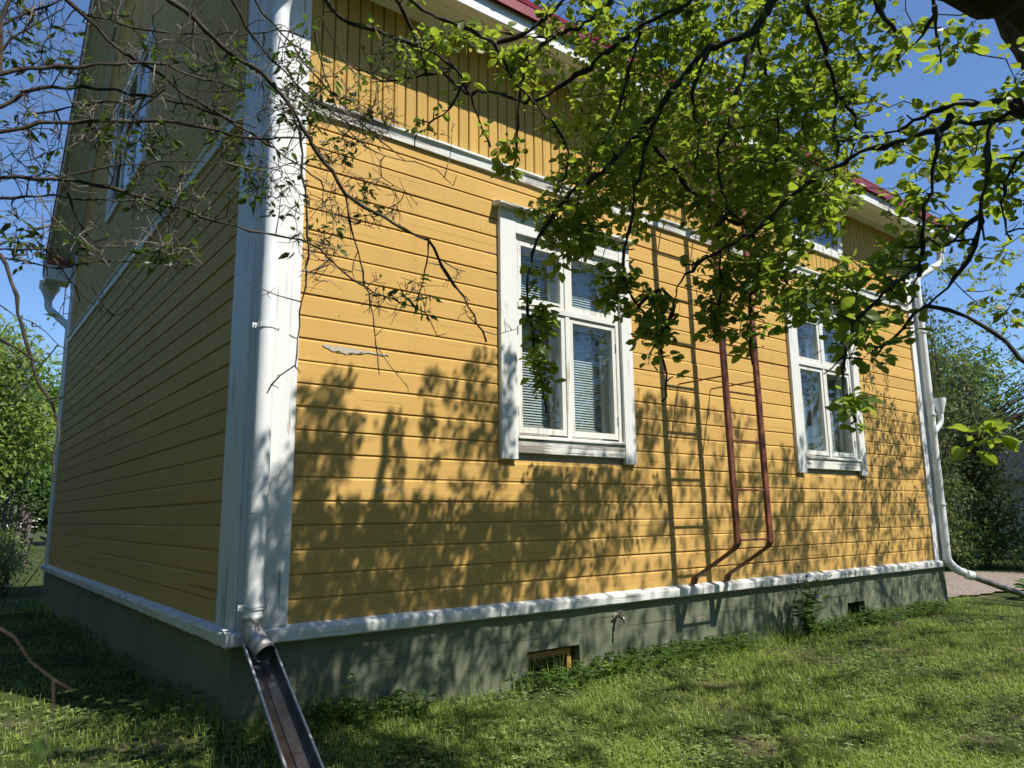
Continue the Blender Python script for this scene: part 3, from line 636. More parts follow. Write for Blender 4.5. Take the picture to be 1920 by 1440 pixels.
# branch lines and leaf clouds in garden coordinates (metres)
APPLE_BRANCHES = [
 (0.012, 0.004, [(0.765,-3.11,2.784),(0.732,-2.995,2.711),(0.655,-2.851,2.689),(0.559,-2.623,2.574),(0.505,-2.509,2.525),(0.452,-2.398,2.475),(0.398,-2.325,2.499),(0.321,-2.227,2.559),(0.245,-2.123,2.582),(0.179,-2.043,2.684),(0.126,-1.974,2.705),(0.02,-1.822,2.703),(-0.11,-1.667,2.809)]),
 (0.009, 0.004, [(-0.236,-2.226,2.871),(-0.129,-2.264,2.797),(-0.05,-2.293,2.747),(0.081,-2.354,2.703),(0.202,-2.407,2.649),(0.262,-2.414,2.567),(0.322,-2.421,2.485),(0.402,-2.446,2.416),(0.466,-2.462,2.348),(0.537,-2.474,2.257),(0.561,-2.455,2.171),(0.562,-2.402,2.047)]),
 (0.009, 0.007, [(0.21,-2.395,2.658),(0.303,-2.513,2.689),(0.386,-2.652,2.795),(0.433,-2.747,2.883)]),
 (0.009, 0.004, [(-0.512,-2.228,2.689),(-0.419,-2.227,2.608),(-0.262,-2.274,2.578),(-0.087,-2.329,2.548),(0.002,-2.352,2.513),(0.078,-2.358,2.451),(0.154,-2.339,2.34),(0.247,-2.325,2.219)]),
 (0.006, 0.003, [(0.251,-2.102,2.641),(0.221,-2.035,2.54),(0.134,-1.916,2.443),(0.117,-1.874,2.375)]),
 (0.014, 0.005, [(0.88,-3.432,2.678),(0.839,-3.331,2.586),(0.821,-3.255,2.493),(0.725,-3.116,2.448),(0.678,-3.018,2.366),(0.647,-2.929,2.266),(0.647,-2.801,2.041),(0.669,-2.734,1.885),(0.677,-2.69,1.791)]),
 (0.01, 0.004, [(0.698,-2.886,2.304),(0.571,-2.695,2.085),(0.477,-2.575,1.979),(0.424,-2.496,1.888),(0.391,-2.428,1.777),(0.387,-2.395,1.692),(0.396,-2.371,1.606),(0.41,-2.352,1.526),(0.438,-2.341,1.432),(0.455,-2.328,1.36),(0.488,-2.322,1.271),(0.523,-2.312,1.167),(0.542,-2.299,1.089)]),
 (0.01, 0.004, [(0.688,-2.805,2.266),(0.74,-2.812,2.167),(0.801,-2.833,2.097),(0.872,-2.857,2.012),(0.941,-2.888,1.957),(1.042,-2.934,1.876),(1.114,-2.973,1.842),(1.198,-2.999,1.731),(1.28,-3.026,1.631),(1.375,-3.07,1.554),(1.463,-3.113,1.494),(1.535,-3.146,1.437)]),
 (0.01, 0.004, [(0.696,-3.51,2.516),(0.783,-3.499,2.458),(0.992,-3.454,2.284),(1.048,-3.439,2.231),(1.147,-3.444,2.175),(1.21,-3.433,2.118)]),
 (0.006, 0.003, [(0.941,-3.492,2.165),(1.016,-3.438,2.046),(1.061,-3.416,1.983)]),
 (0.01, 0.003, [(0.89,-3.3,2.629),(0.837,-3.204,2.384),(0.808,-3.136,2.179),(0.781,-3.083,2.036),(0.832,-3.078,1.841),(0.903,-3.113,1.751)]),
 (0.01, 0.003, [(0.957,-4.13,1.805),(0.973,-4.043,1.856),(0.984,-3.89,1.941),(0.991,-3.782,1.957),(0.997,-3.63,1.955),(0.979,-3.482,1.989)]),
 (0.011, 0.003, [(0.941,-4.113,1.782),(0.93,-4.055,1.831),(0.925,-3.974,1.82),(0.903,-3.887,1.847),(0.871,-3.739,1.841),(0.833,-3.61,1.846),(0.818,-3.521,1.812),(0.793,-3.408,1.774),(0.772,-3.245,1.677),(0.74,-3.138,1.638),(0.695,-2.997,1.583),(0.691,-2.925,1.52),(0.716,-2.879,1.447),(0.72,-2.814,1.375),(0.722,-2.742,1.297)]),
 (0.0085, 0.004, [(0.862,-3.989,1.79),(0.862,-3.97,1.705),(0.86,-3.945,1.6),(0.867,-3.927,1.496),(0.881,-3.925,1.44)]),
 (0.009, 0.004, [(0.816,-3.899,1.835),(0.802,-3.862,1.759),(0.807,-3.828,1.647),(0.809,-3.794,1.544),(0.823,-3.767,1.429),(0.828,-3.742,1.346),(0.832,-3.735,1.314),(0.817,-3.712,1.283)]),
 (0.008, 0.003, [(0.861,-3.929,1.523),(0.873,-3.911,1.468),(0.873,-3.874,1.393),(0.849,-3.816,1.322),(0.826,-3.77,1.274),(0.805,-3.734,1.242),(0.781,-3.679,1.179),(0.754,-3.627,1.123)]),
 (0.006, 0.003, [(0.862,-3.927,1.515),(0.801,-3.865,1.447),(0.779,-3.842,1.42),(0.746,-3.824,1.454)]),
 (0.007, 0.003, [(0.783,-3.772,1.385),(0.656,-3.703,1.279),(0.577,-3.661,1.2),(0.566,-3.656,1.167),(0.544,-3.647,1.097),(0.522,-3.639,1.029),(0.528,-3.65,0.981),(0.529,-3.661,0.908)]),
 (0.005, 0.003, [(0.541,-3.65,1.104),(0.481,-3.635,1.06),(0.448,-3.628,1.035)]),
 (0.007, 0.003, [(0.685,-2.719,1.894),(0.643,-2.686,1.662),(0.673,-2.71,1.531),(0.704,-2.737,1.467),(0.729,-2.758,1.344)]),
 (0.007, 0.003, [(0.736,-2.811,1.555),(0.78,-2.829,1.485),(0.768,-2.798,1.385),(0.759,-2.773,1.307),(0.788,-2.768,1.188),(0.791,-2.752,1.105)]),
 (0.007, 0.003, [(0.904,-3.113,1.747),(0.935,-3.096,1.562),(0.944,-3.065,1.398),(0.968,-3.047,1.234)]),
 (0.006, 0.003, [(0.808,-3.043,1.769),(0.84,-3.022,1.564),(0.845,-2.989,1.4),(0.845,-2.97,1.318)]),
 (0.008, 0.003, [(1.124,-4.067,1.804),(1.001,-3.996,1.707),(0.943,-3.964,1.565),(0.934,-3.967,1.444)]),
 (0.006, 0.003, [(0.807,-4.079,0.953),(0.706,-4.023,0.916),(0.663,-3.997,0.881),(0.606,-3.964,0.846)]),
 (0.009, 0.004, [(0.888,-3.658,2.513),(0.974,-3.661,2.404),(1.078,-3.676,2.292),(1.081,-3.65,2.243),(1.125,-3.681,2.372)]),
 (0.008, 0.003, [(0.783,-3.909,2.28),(0.831,-3.886,2.223),(0.852,-3.853,2.177),(0.856,-3.806,2.139)]),
 (0.006, 0.003, [(0.794,-3.899,2.198),(0.864,-3.868,2.136),(0.936,-3.856,2.087)]),
 (0.01, 0.004, [(0.706,-2.738,3.048),(0.671,-2.6,2.904),(0.579,-2.447,2.844),(0.488,-2.326,2.847),(0.372,-2.191,2.903)]),
 (0.008, 0.004, [(0.474,-2.491,2.748),(0.415,-2.373,2.683),(0.425,-2.3,2.566),(0.473,-2.215,2.382),(0.499,-2.138,2.233)]),
 (0.008, 0.003, [(0.711,-2.802,2.742),(0.712,-2.708,2.571),(0.713,-2.6,2.368),(0.679,-2.492,2.224),(0.671,-2.407,2.075),(0.69,-2.344,1.921)]),
 (0.008, 0.003, [(0.846,-3.24,2.513),(0.953,-3.219,2.351),(1.047,-3.192,2.188),(1.091,-3.125,2.019),(1.188,-3.098,1.843)]),
 (0.008, 0.003, [(0.716,-3.123,2.441),(0.734,-3.023,2.321),(0.826,-2.965,2.169),(0.869,-2.896,2.045)]),
]
APPLE_CLOUDS = [(1.067,-2.75,2.714,0.471,0.322,0.55,120),(0.902,-2.508,2.205,0.322,0.26,0.45,75),(1.12,-3.035,2.086,0.317,0.317,0.55,85),(0.978,-3.068,1.578,0.244,0.191,0.25,42),(0.602,-2.456,1.865,0.152,0.175,0.25,28),(0.65,-2.623,1.588,0.078,0.1,0.1,12),(0.732,-2.774,1.407,0.065,0.194,0.1,12),(0.832,-3.485,1.363,0.18,0.108,0.3,22),(0.834,-2.985,1.42,0.073,0.083,0.1,6),(0.95,-3.056,1.337,0.046,0.083,0.1,5),(0.662,-3.628,1.156,0.089,0.057,0.15,8),(0.525,-3.663,0.93,0.027,0.06,0.1,4),(1.36,-3.248,2.491,0.218,0.276,0.6,36),(1.228,-3.527,1.902,0.121,0.201,0.4,8),(0.887,-3.683,1.486,0.121,0.103,0.2,6),(1.157,-3.768,1.788,0.092,0.165,0.45,13),(1.282,-3.844,1.696,0.073,0.165,0.45,14),(1.343,-3.848,2.075,0.095,0.21,0.55,9),(0.912,-3.794,2.178,0.07,0.088,0.15,2),(1.007,-3.871,2.194,0.053,0.053,0.15,4),(1.244,-3.333,2.696,0.245,0.089,0.5,18),(0.415,-2.207,2.261,0.044,0.11,0.1,6),(0.224,-2.185,2.816,0.147,0.054,0.1,7),(0.401,-2.294,2.693,0.086,0.11,0.1,8),(0.055,-2.043,2.77,0.11,0.049,0.1,4),(0.606,-3.964,0.846,0.041,0.025,0.05,4),(0.452,-2.37,1.428,0.045,0.294,0.05,16),(0.796,-2.29,3.027,0.293,0.16,0.5,20),(1.067,-2.306,2.739,0.246,0.246,0.6,28),(0.492,-2.337,2.002,0.071,0.095,0.1,5),(1.512,-3.765,1.413,0.078,0.116,0.3,5),(1.219,-3.131,1.886,0.134,0.134,0.3,12),(1.13,-3.291,1.765,0.063,0.073,0.3,5)]
APPLE2_CLOUDS = [(8.552,-1.244,3.666,0.401,0.267,0.7,26),(8.81,-1.447,3.108,0.264,0.397,0.8,26),(8.692,-1.503,3.76,0.264,0.198,0.8,14),(8.835,-0.948,3.085,0.241,0.276,0.6,16),(8.868,-1.252,2.61,0.334,0.267,0.7,22),(8.709,-0.746,3.764,0.211,0.176,0.4,9),(9.418,-1.075,2.213,0.279,0.209,0.7,10)]
SHRUB_BRANCHES = [
 (0.0062, 0.0028, 'L', [(-1.534,-2.481,1.619),(-1.47,-2.489,1.657),(-1.357,-2.507,1.714),(-1.276,-2.521,1.739),(-1.193,-2.537,1.76),(-1.105,-2.555,1.782),(-0.99,-2.579,1.793),(-0.877,-2.6,1.784),(-0.718,-2.644,1.818)]),
 (0.0062, 0.0023, 'L', [(-1.547,-2.62,1.711),(-1.486,-2.616,1.753),(-1.403,-2.615,1.805),(-1.327,-2.616,1.835),(-1.217,-2.623,1.885),(-1.14,-2.63,1.913),(-1.074,-2.63,1.909),(-0.913,-2.642,1.908)]),
 (0.0051, 0.0028, 'T', [(-1.395,-2.567,2.094),(-1.356,-2.55,2.058),(-1.311,-2.541,2.03),(-1.214,-2.527,1.972),(-1.125,-2.531,1.944),(-1.038,-2.531,1.902),(-0.936,-2.538,1.864),(-0.825,-2.55,1.825),(-0.74,-2.557,1.784),(-0.624,-2.568,1.727)]),
 (0.0079, 0.0034, 'T', [(-1.161,-2.632,2.148),(-1.121,-2.634,2.115),(-1.049,-2.646,2.076),(-0.994,-2.651,2.035),(-0.943,-2.658,2.0),(-0.859,-2.677,1.959),(-0.787,-2.684,1.9),(-0.694,-2.675,1.782),(-0.63,-2.677,1.717),(-0.582,-2.673,1.656),(-0.522,-2.69,1.626),(-0.401,-2.724,1.567),(-0.324,-2.748,1.534),(-0.267,-2.745,1.461),(-0.185,-2.748,1.366),(-0.086,-2.745,1.235)]),
 (0.0034, 0.0014, '', [(-0.352,-2.794,1.513),(-0.343,-2.755,1.425),(-0.343,-2.723,1.363),(-0.342,-2.689,1.296)]),
 (0.0039, 0.0017, '', [(-0.574,-2.656,1.664),(-0.552,-2.645,1.582),(-0.51,-2.635,1.459),(-0.468,-2.624,1.329),(-0.439,-2.613,1.234),(-0.41,-2.595,1.114)]),
 (0.0039, 0.002, '', [(-0.801,-2.721,1.877),(-0.767,-2.731,1.804),(-0.738,-2.719,1.651),(-0.713,-2.701,1.483),(-0.703,-2.682,1.364),(-0.706,-2.655,1.257),(-0.705,-2.639,1.179),(-0.705,-2.621,1.102),(-0.735,-2.591,1.071),(-0.762,-2.56,1.025)]),
 (0.002, 0.0011, '', [(-0.705,-2.621,1.102),(-0.69,-2.628,1.081)]),
 (0.0056, 0.0023, 'L', [(-1.54,-2.371,1.722),(-1.474,-2.389,1.775),(-1.419,-2.406,1.831),(-1.36,-2.423,1.86),(-1.255,-2.452,1.878),(-1.143,-2.482,1.887),(-1.051,-2.505,1.881),(-0.98,-2.524,1.873),(-0.834,-2.56,1.848)]),
 (0.0039, 0.0023, '', [(-1.411,-2.357,1.788),(-1.314,-2.39,1.831),(-1.225,-2.421,1.862),(-1.138,-2.453,1.895),(-1.083,-2.475,1.942),(-0.963,-2.526,2.033),(-0.922,-2.543,2.076)]),
 (0.0034, 0.0023, 'T', [(-1.386,-2.455,2.137),(-1.294,-2.453,2.098),(-1.24,-2.462,2.096),(-1.121,-2.485,2.098),(-0.993,-2.52,2.127),(-0.87,-2.556,2.159),(-0.791,-2.583,2.189),(-0.711,-2.604,2.186)]),
 (0.0056, 0.0017, 'L', [(-1.525,-2.349,1.573),(-1.455,-2.365,1.582),(-1.376,-2.386,1.597),(-1.272,-2.412,1.605),(-1.162,-2.437,1.593),(-1.045,-2.464,1.569),(-0.925,-2.493,1.545),(-0.787,-2.532,1.525),(-0.649,-2.573,1.508),(-0.547,-2.583,1.432),(-0.472,-2.596,1.389),(-0.358,-2.628,1.352),(-0.276,-2.652,1.324),(-0.222,-2.643,1.251)]),
 (0.0039, 0.0023, 'L', [(-1.519,-2.341,1.517),(-1.45,-2.357,1.529),(-1.33,-2.388,1.553),(-1.18,-2.428,1.562),(-1.114,-2.447,1.569),(-1.046,-2.453,1.529)]),
 (0.0028, 0.0017, 'L', [(-1.482,-2.338,1.375),(-1.398,-2.371,1.388),(-1.279,-2.419,1.402),(-1.159,-2.469,1.417)]),
 (0.0051, 0.0023, 'L', [(-1.502,-2.695,1.315),(-1.448,-2.739,1.249),(-1.436,-2.748,1.228),(-1.422,-2.759,1.19),(-1.408,-2.769,1.148),(-1.396,-2.777,1.089),(-1.383,-2.787,1.05),(-1.371,-2.796,1.017),(-1.354,-2.808,0.953),(-1.333,-2.826,0.917),(-1.316,-2.839,0.873),(-1.313,-2.84,0.834),(-1.317,-2.838,0.792),(-1.31,-2.843,0.742)]),
 (0.0023, 0.0014, '', [(-1.336,-2.861,0.914),(-1.303,-2.887,0.914)]),
 (0.0039, 0.0017, 'L', [(-1.488,-3.147,0.994),(-1.448,-3.15,0.977),(-1.42,-3.151,0.961),(-1.383,-3.151,0.937)]),
 (0.0023, 0.0009, '', [(-1.331,-2.334,1.409),(-1.292,-2.328,1.366),(-1.25,-2.322,1.321),(-1.221,-2.319,1.291),(-1.18,-2.321,1.261),(-1.146,-2.329,1.252),(-1.115,-2.34,1.263)]),
 (0.0034, 0.0017, 'L', [(-1.493,-2.327,1.364),(-1.434,-2.342,1.365),(-1.383,-2.355,1.36),(-1.33,-2.367,1.352),(-1.296,-2.377,1.353),(-1.257,-2.391,1.371),(-1.21,-2.407,1.383),(-1.136,-2.431,1.39),(-1.057,-2.456,1.391),(-0.962,-2.489,1.398)]),
 (0.0034, 0.0011, '', [(-1.307,-2.392,1.586),(-1.271,-2.377,1.521),(-1.239,-2.372,1.477),(-1.2,-2.365,1.423),(-1.162,-2.362,1.376),(-1.121,-2.366,1.341),(-1.095,-2.367,1.314)]),
 (0.0017, 0.0009, 'L', [(-1.474,-2.559,1.188),(-1.431,-2.569,1.173),(-1.363,-2.582,1.14),(-1.278,-2.59,1.075),(-1.205,-2.604,1.033)]),
 (0.0039, 0.0017, 'T', [(-0.982,-2.661,2.233),(-0.952,-2.635,2.191),(-0.895,-2.614,2.139),(-0.836,-2.595,2.088),(-0.765,-2.592,2.052),(-0.691,-2.587,2.008),(-0.612,-2.591,1.977),(-0.473,-2.598,1.912)]),
 (0.0039, 0.0017, 'T', [(-0.906,-2.607,2.304),(-0.868,-2.6,2.252),(-0.814,-2.599,2.196),(-0.75,-2.604,2.138),(-0.677,-2.609,2.07),(-0.595,-2.619,2.001),(-0.475,-2.64,1.912),(-0.366,-2.664,1.839)]),
 (0.0034, 0.0023, 'T', [(-1.041,-2.724,2.147),(-1.064,-2.716,2.091),(-1.086,-2.709,2.018),(-1.105,-2.703,1.959),(-1.125,-2.704,1.844),(-1.127,-2.708,1.798)]),
 (0.0028, 0.0017, '', [(-1.127,-2.708,1.798),(-1.151,-2.685,1.777),(-1.196,-2.639,1.728)]),
 (0.0045, 0.0017, 'L', [(-1.561,-2.521,1.89),(-1.497,-2.514,1.945),(-1.432,-2.509,2.016),(-1.374,-2.508,2.068),(-1.328,-2.503,2.151)]),
 (0.0039, 0.0017, 'L', [(-1.554,-2.511,1.823),(-1.491,-2.531,1.868),(-1.451,-2.543,1.925),(-1.398,-2.561,1.984),(-1.365,-2.573,2.016)]),
 (0.0028, 0.0011, '', [(-1.331,-2.497,1.563),(-1.222,-2.516,1.619),(-1.094,-2.541,1.668),(-0.956,-2.569,1.694),(-0.839,-2.595,1.708),(-0.715,-2.619,1.7)]),
 (0.0028, 0.0011, '', [(-0.711,-2.732,2.187),(-0.611,-2.715,2.072),(-0.526,-2.734,2.039),(-0.478,-2.752,2.044)]),
 (0.0028, 0.0011, '', [(-0.719,-2.715,2.138),(-0.639,-2.665,1.976),(-0.54,-2.658,1.864),(-0.455,-2.68,1.825),(-0.321,-2.729,1.807),(-0.23,-2.751,1.758)]),
 (0.0011, 0.0007, 'L', [(-1.471,-3.939,0.575),(-1.454,-3.936,0.558),(-1.432,-3.93,0.531),(-1.415,-3.929,0.516),(-1.397,-3.929,0.504)]),
 (0.0009, 0.0007, '', [(-1.42,-3.967,0.524),(-1.418,-3.972,0.497),(-1.418,-3.974,0.477),(-1.418,-3.978,0.45)]),
]
SHRUB_CLOUDS = [(-1.424,-2.456,1.986,0.103,0.088,0.25,26),(-1.402,-2.291,1.747,0.093,0.185,0.25,20),(-1.149,-2.428,1.769,0.158,0.063,0.2,14),(-1.215,-2.497,1.734,0.091,0.045,0.1,6),(-1.033,-2.419,1.618,0.146,0.081,0.15,14),(-0.883,-2.457,1.841,0.068,0.101,0.15,10),(-0.738,-2.552,2.051,0.121,0.19,0.2,30),(-0.762,-2.465,1.746,0.103,0.138,0.2,16),(-0.606,-2.507,1.967,0.144,0.144,0.2,20),(-0.44,-2.526,2.054,0.149,0.112,0.2,16),(-1.039,-2.499,1.423,0.093,0.046,0.05,10),(-0.503,-2.467,1.721,0.22,0.11,0.15,16),(-0.562,-2.441,1.524,0.126,0.108,0.1,8),(-0.296,-2.554,1.394,0.128,0.073,0.05,8),(-0.971,-2.556,2.014,0.097,0.097,0.15,10),(-1.172,-2.422,2.112,0.129,0.065,0.15,8),(-1.391,-2.354,1.421,0.059,0.074,0.15,10),(-1.257,-2.398,1.437,0.091,0.06,0.1,8),(-0.256,-2.37,2.44,0.125,0.125,0.1,8)]

# ---------------------------------------------------------------- vegetation helpers
def unit(a): return a/(np.linalg.norm(a, axis=-1, keepdims=True)+1e-12)
C0 = np.array(CAM); AX = np.array([RIGHT, UP, FWD])
def view(P):
    """image position (0..1 across, 0..1 down) and depth of points, used to tell what the photograph shows"""
    d = (np.atleast_2d(P)-C0) @ AX.T; z = np.maximum(d[:, 2], 1e-3)
    return .5+d[:, 0]/z*.72464, .5-d[:, 1]/z*.96619, d[:, 2]
def in_frame(P, m=.02):
    x, y, z = view(P); return (z > .1) & (x > -m) & (x < 1+m) & (y > -m) & (y < 1+m)
# leaf outlines: (along, across, lift) with a fold along the midrib
APPLE_V = np.array([(0, 0, 0), (.12, .17, .03), (.12, -.17, .03), (.36, .37, .07), (.36, -.37, .07), (.36, 0, 0), (.66, .36, .05), (.66, -.36, .05), (.66, 0, -.03), (.88, .18, -.03), (.88, -.18, -.03), (1, 0, -.10)])
APPLE_F = [(0, 5, 3, 1), (0, 2, 4, 5), (5, 8, 6, 3), (5, 4, 7, 8), (8, 11, 9, 6), (8, 7, 10, 11)]
OVAL_V = np.array([(0, 0, 0), (.28, .24, .04), (.28, -.24, .04), (.5, 0, -.01), (.62, .19, .02), (.62, -.19, .02), (1, 0, -.12)])
OVAL_F = [(0, 3, 1), (0, 2, 3), (3, 6, 4, 1), (3, 2, 5, 6)]
QUAD_V = np.array([(0, 0, 0), (.45, .30, .0), (.45, -.30, .0), (1, 0, -.08)]); QUAD_F = [(0, 2, 3, 1)]
def leaves_mesh(mb, T, F, P, D, N, Ls, Ws, rg):
    P = np.asarray(P); n = len(P)
    if not n: return
    D = unit(np.asarray(D)); N = np.asarray(N); N = unit(N - D*np.sum(N*D, -1, keepdims=True)); S = np.cross(N, D)
    Ls = np.asarray(Ls)[:, None, None]; Ws = np.asarray(Ws)[:, None, None]
    V = P[:, None] + D[:, None]*(T[None, :, 0:1]*Ls) + S[:, None]*(T[None, :, 1:2]*Ws) + N[:, None]*(T[None, :, 2:3]*Ls*rg.uniform(.3, 1.8, (n, 1, 1)))
    k = len(T); off = mb.n
    mb.v.append(V.reshape(-1, 3)); mb.n += n*k; mb.t.append(np.repeat(rg.random(n), k))
    for q in F:
        A = np.arange(n)[:, None]*k + np.array(q)[None] + off
        mb.f.extend(map(tuple, A.tolist()))
def leaf_matrix(P, D, N, Ls, Ws):
    D = D/np.linalg.norm(D); N = N-D*(N@D); N /= np.linalg.norm(N); S = np.cross(N, D)
    return Matrix(((D[0]*Ls, S[0]*Ws, N[0]*Ls, P[0]), (D[1]*Ls, S[1]*Ws, N[1]*Ls, P[1]), (D[2]*Ls, S[2]*Ws, N[2]*Ls, P[2]), (0, 0, 0, 1)))
def subdivide(pts, step, jit, rg):
    P = np.asarray(pts, float)
    if len(P) > 2:                                       # Catmull-Rom
        Q = np.vstack([2*P[0]-P[1], P, 2*P[-1]-P[-2]]); out = []
        for i in range(1, len(Q)-2):
            m = max(1, int(np.linalg.norm(Q[i+1]-Q[i])/step))
            for t in np.arange(m)/m:
                out.append(.5*(2*Q[i]+(Q[i+1]-Q[i-1])*t+(2*Q[i-1]-5*Q[i]+4*Q[i+1]-Q[i+2])*t*t+(3*Q[i]-Q[i-1]-3*Q[i+1]+Q[i+2])*t**3))
        out.append(P[-1]); out = np.array(out)
    else:
        m = max(1, int(np.linalg.norm(P[1]-P[0])/step)); out = P[0]+(P[1]-P[0])*np.linspace(0, 1, m+1)[:, None]
    w = rg.normal(0, jit, out.shape); w[0] = 0
    return out+w
class Plant:
    """skeleton that grows twigs towards given points and keeps track of leaves"""
    def __init__(s, seed): s.rg = np.random.default_rng(seed); s.nodes = np.zeros((120000, 3)); s.rad = np.zeros(120000); s.n = 0; s.wood = MB(); s.twig = MB(); s.dead = MB(); s.L = []
    def add_nodes(s, P, R): k = len(P); s.nodes[s.n:s.n+k] = P; s.rad[s.n:s.n+k] = R; s.n += k
    def branch(s, pts, r0, r1, step=.05, jit=.004, knob=.22, sides=7, mb=None, node=True):
        P = subdivide(pts, step, jit, s.rg); R = np.linspace(r0, r1, len(P))*(1+s.rg.normal(0, knob, len(P)).clip(-.35, .5))
        (mb or s.wood).tube(P, R, sides)
        if node: s.add_nodes(P, np.linspace(r0, r1, len(P)))
        return P
    def grow(s, targets, rise, on_path, maxd=9.0, r_tip=.0017, jit=.009, r_k=.0032, veto=None):
        T = np.asarray(targets)
        d = np.array([np.min(np.sum((s.nodes[:s.n]-t)**2, 1)) for t in T]); T = T[np.argsort(d)]
        for t in T:
            dd = np.linalg.norm(s.nodes[:s.n]-t, axis=1) + .25*np.maximum(0, t[2]-s.nodes[:s.n, 2])
            i = int(np.argmin(dd)); p = s.nodes[i]; dist = np.linalg.norm(p-t)
            if dist > maxd or dist < .02: continue
            mid = (p+t)/2 + np.array([0, 0, rise*dist]) + s.rg.normal(0, .10, 3)*dist
            k = max(2, int(dist/.055)); u = np.linspace(0, 1, k+1)[:, None]
            P = p*(1-u)**2 + 2*mid*u*(1-u) + t*u*u; P[1:] += s.rg.normal(0, jit, (k, 3))
            if veto is not None and dist > .12 and veto(P).mean() > .3: continue
            r0 = min(s.rad[i]*.85, .0025+r_k*dist**1.1*2); r0 = max(r0, r_tip*1.2); R = np.linspace(r0, r_tip, k+1)
            s.twig.tube(P, R*(1+s.rg.normal(0, .2, k+1).clip(-.3, .5)), 5 if dist < .8 else 6, cap=False)
            s.add_nodes(P[1:], R[1:]); on_path(P, R)
    def leaf(s, P, D, N, Ln, Wd): s.L.append((P, D, N, Ln, Wd))
def rosette(pl, p, ax, n, l0, l1, ratio, droop=.3):
    rg = pl.rg; ax = ax/(np.linalg.norm(ax)+1e-9)
    for k in range(n):
        a = rg.uniform(0, 6.283); d = np.array([math.cos(a), math.sin(a), rg.normal(-droop+.15, .35)]) + ax*rg.uniform(.1, .7)
        d /= np.linalg.norm(d); nrm = np.array([0, 0, 1.0]) + rg.normal(0, .75, 3); Ln = rg.uniform(l0, l1)*(.6 if rg.random() < .18 else 1)
        pl.leaf(p+d*rg.uniform(.008, .028), d, nrm, Ln, Ln*rg.uniform(*ratio))
def finish(pl, root, T, F, mat, bark, singles, leaf_mat_name='leaf'):
    """trunk and twigs as meshes; the leaves that show largest become objects of their own, the rest is foliage"""
    pl.wood.build('trunk', bark, root, smooth=True)
    pl.twig.mesh_obj = tag(link('twigs', pl.twig.mesh('twigs', bark, True), root), kind='stuff')
    if pl.dead.n: tag(link('dead_twigs', pl.dead.mesh('dead_twigs', M['dead_bark'], True), root), kind='stuff')
    P = np.array([q[0] for q in pl.L]); D = np.array([q[1] for q in pl.L]); N = np.array([q[2] for q in pl.L]); Ls = np.array([q[3] for q in pl.L]); Ws = np.array([q[4] for q in pl.L])
    x, y, z = view(P); size = np.where((z > .2) & (x > .005) & (x < .995) & (y > .005) & (y < .995), Ls*Ws/np.maximum(z, .2)**2, 0)
    big = np.argsort(-size)[:singles]; big = big[size[big] > 0]; rest = np.setdiff1d(np.arange(len(P)), big)
    mb = MB(); leaves_mesh(mb, T, F, P[rest], D[rest], N[rest], Ls[rest], Ws[rest], pl.rg)
    tag(link('foliage', mb.mesh('foliage', mat), root), kind='stuff')
    mes = []
    for j in range(4):
        t = T.copy(); t[:, 2] *= (.5, 1.0, 1.5, 2.0)[j]; mes.append(MB().add(t, F).mesh('leaf', mat))
    for i in big:
        o = link('leaf', mes[int(i) % 4], root); o.matrix_basis = leaf_matrix(P[i], D[i], N[i], Ls[i], Ws[i])
    for o in root.children: o.matrix_parent_inverse = Matrix.Translation(-Vector(root.location))   # laid out in garden coordinates
    return len(P)

# ---------------------------------------------------------------- apple tree whose boughs hang in front of the wall
SX, SZ = SUN.x/-SUN.y, SUN.z/-SUN.y
def to_wall(P): a = -P[:, 1]; return P[:, 0]-a*SX, P[:, 2]-a*SZ
apple = empty('apple_tree', (1.62, -4.62, -.78)); tag(apple, 'old apple tree with round leaves, its boughs drooping in front of the sunlit wall', 'tree')
ap = Plant(3)
ap.branch([(1.62, -4.62, -.85), (1.60, -4.58, -.3), (1.58, -4.5, .6), (1.47, -4.36, 1.25)], .20, .13, .12, .008, .06, 14)
fork = (1.47, -4.36, 1.25)
ap.branch([fork, (1.15, -4.27, 1.72), (.80, -4.17, 2.02), (.42, -3.93, 2.16), (.05, -3.55, 2.55), (-.2, -3.0, 3.1), (-.1, -2.5, 3.6)], .085, .035, .08, .006, .09, 12)
ap.branch([fork, (1.62, -4.05, 2.1), (1.8, -3.6, 3.2), (1.95, -3.0, 4.3), (2.0, -2.5, 5.0)], .09, .03, .10, .008, .08, 10)
ap.branch([fork, (2.4, -4.9, 2.4), (3.6, -4.9, 3.4), (4.6, -4.5, 3.9), (5.6, -4.0, 4.2)], .035, .010, .10, .008, .08, 10)
ap.branch([fork, (1.38, -4.2, 1.62), (1.22, -4.08, 1.82), (1.03, -4.0, 1.9)], .05, .022, .07, .005, .1, 9)
ap.branch([(.42, -3.93, 2.16), (.8, -3.3, 3.0), (1.1, -2.8, 3.5), (1.3, -2.2, 4.0)], .04, .015, .08, .006, .12, 8)
ap.branch([(1.8, -3.6, 3.2), (1.2, -3.0, 3.5), (.6, -2.6, 3.6), (.2, -2.2, 3.7)], .035, .012, .08, .006, .12, 8)
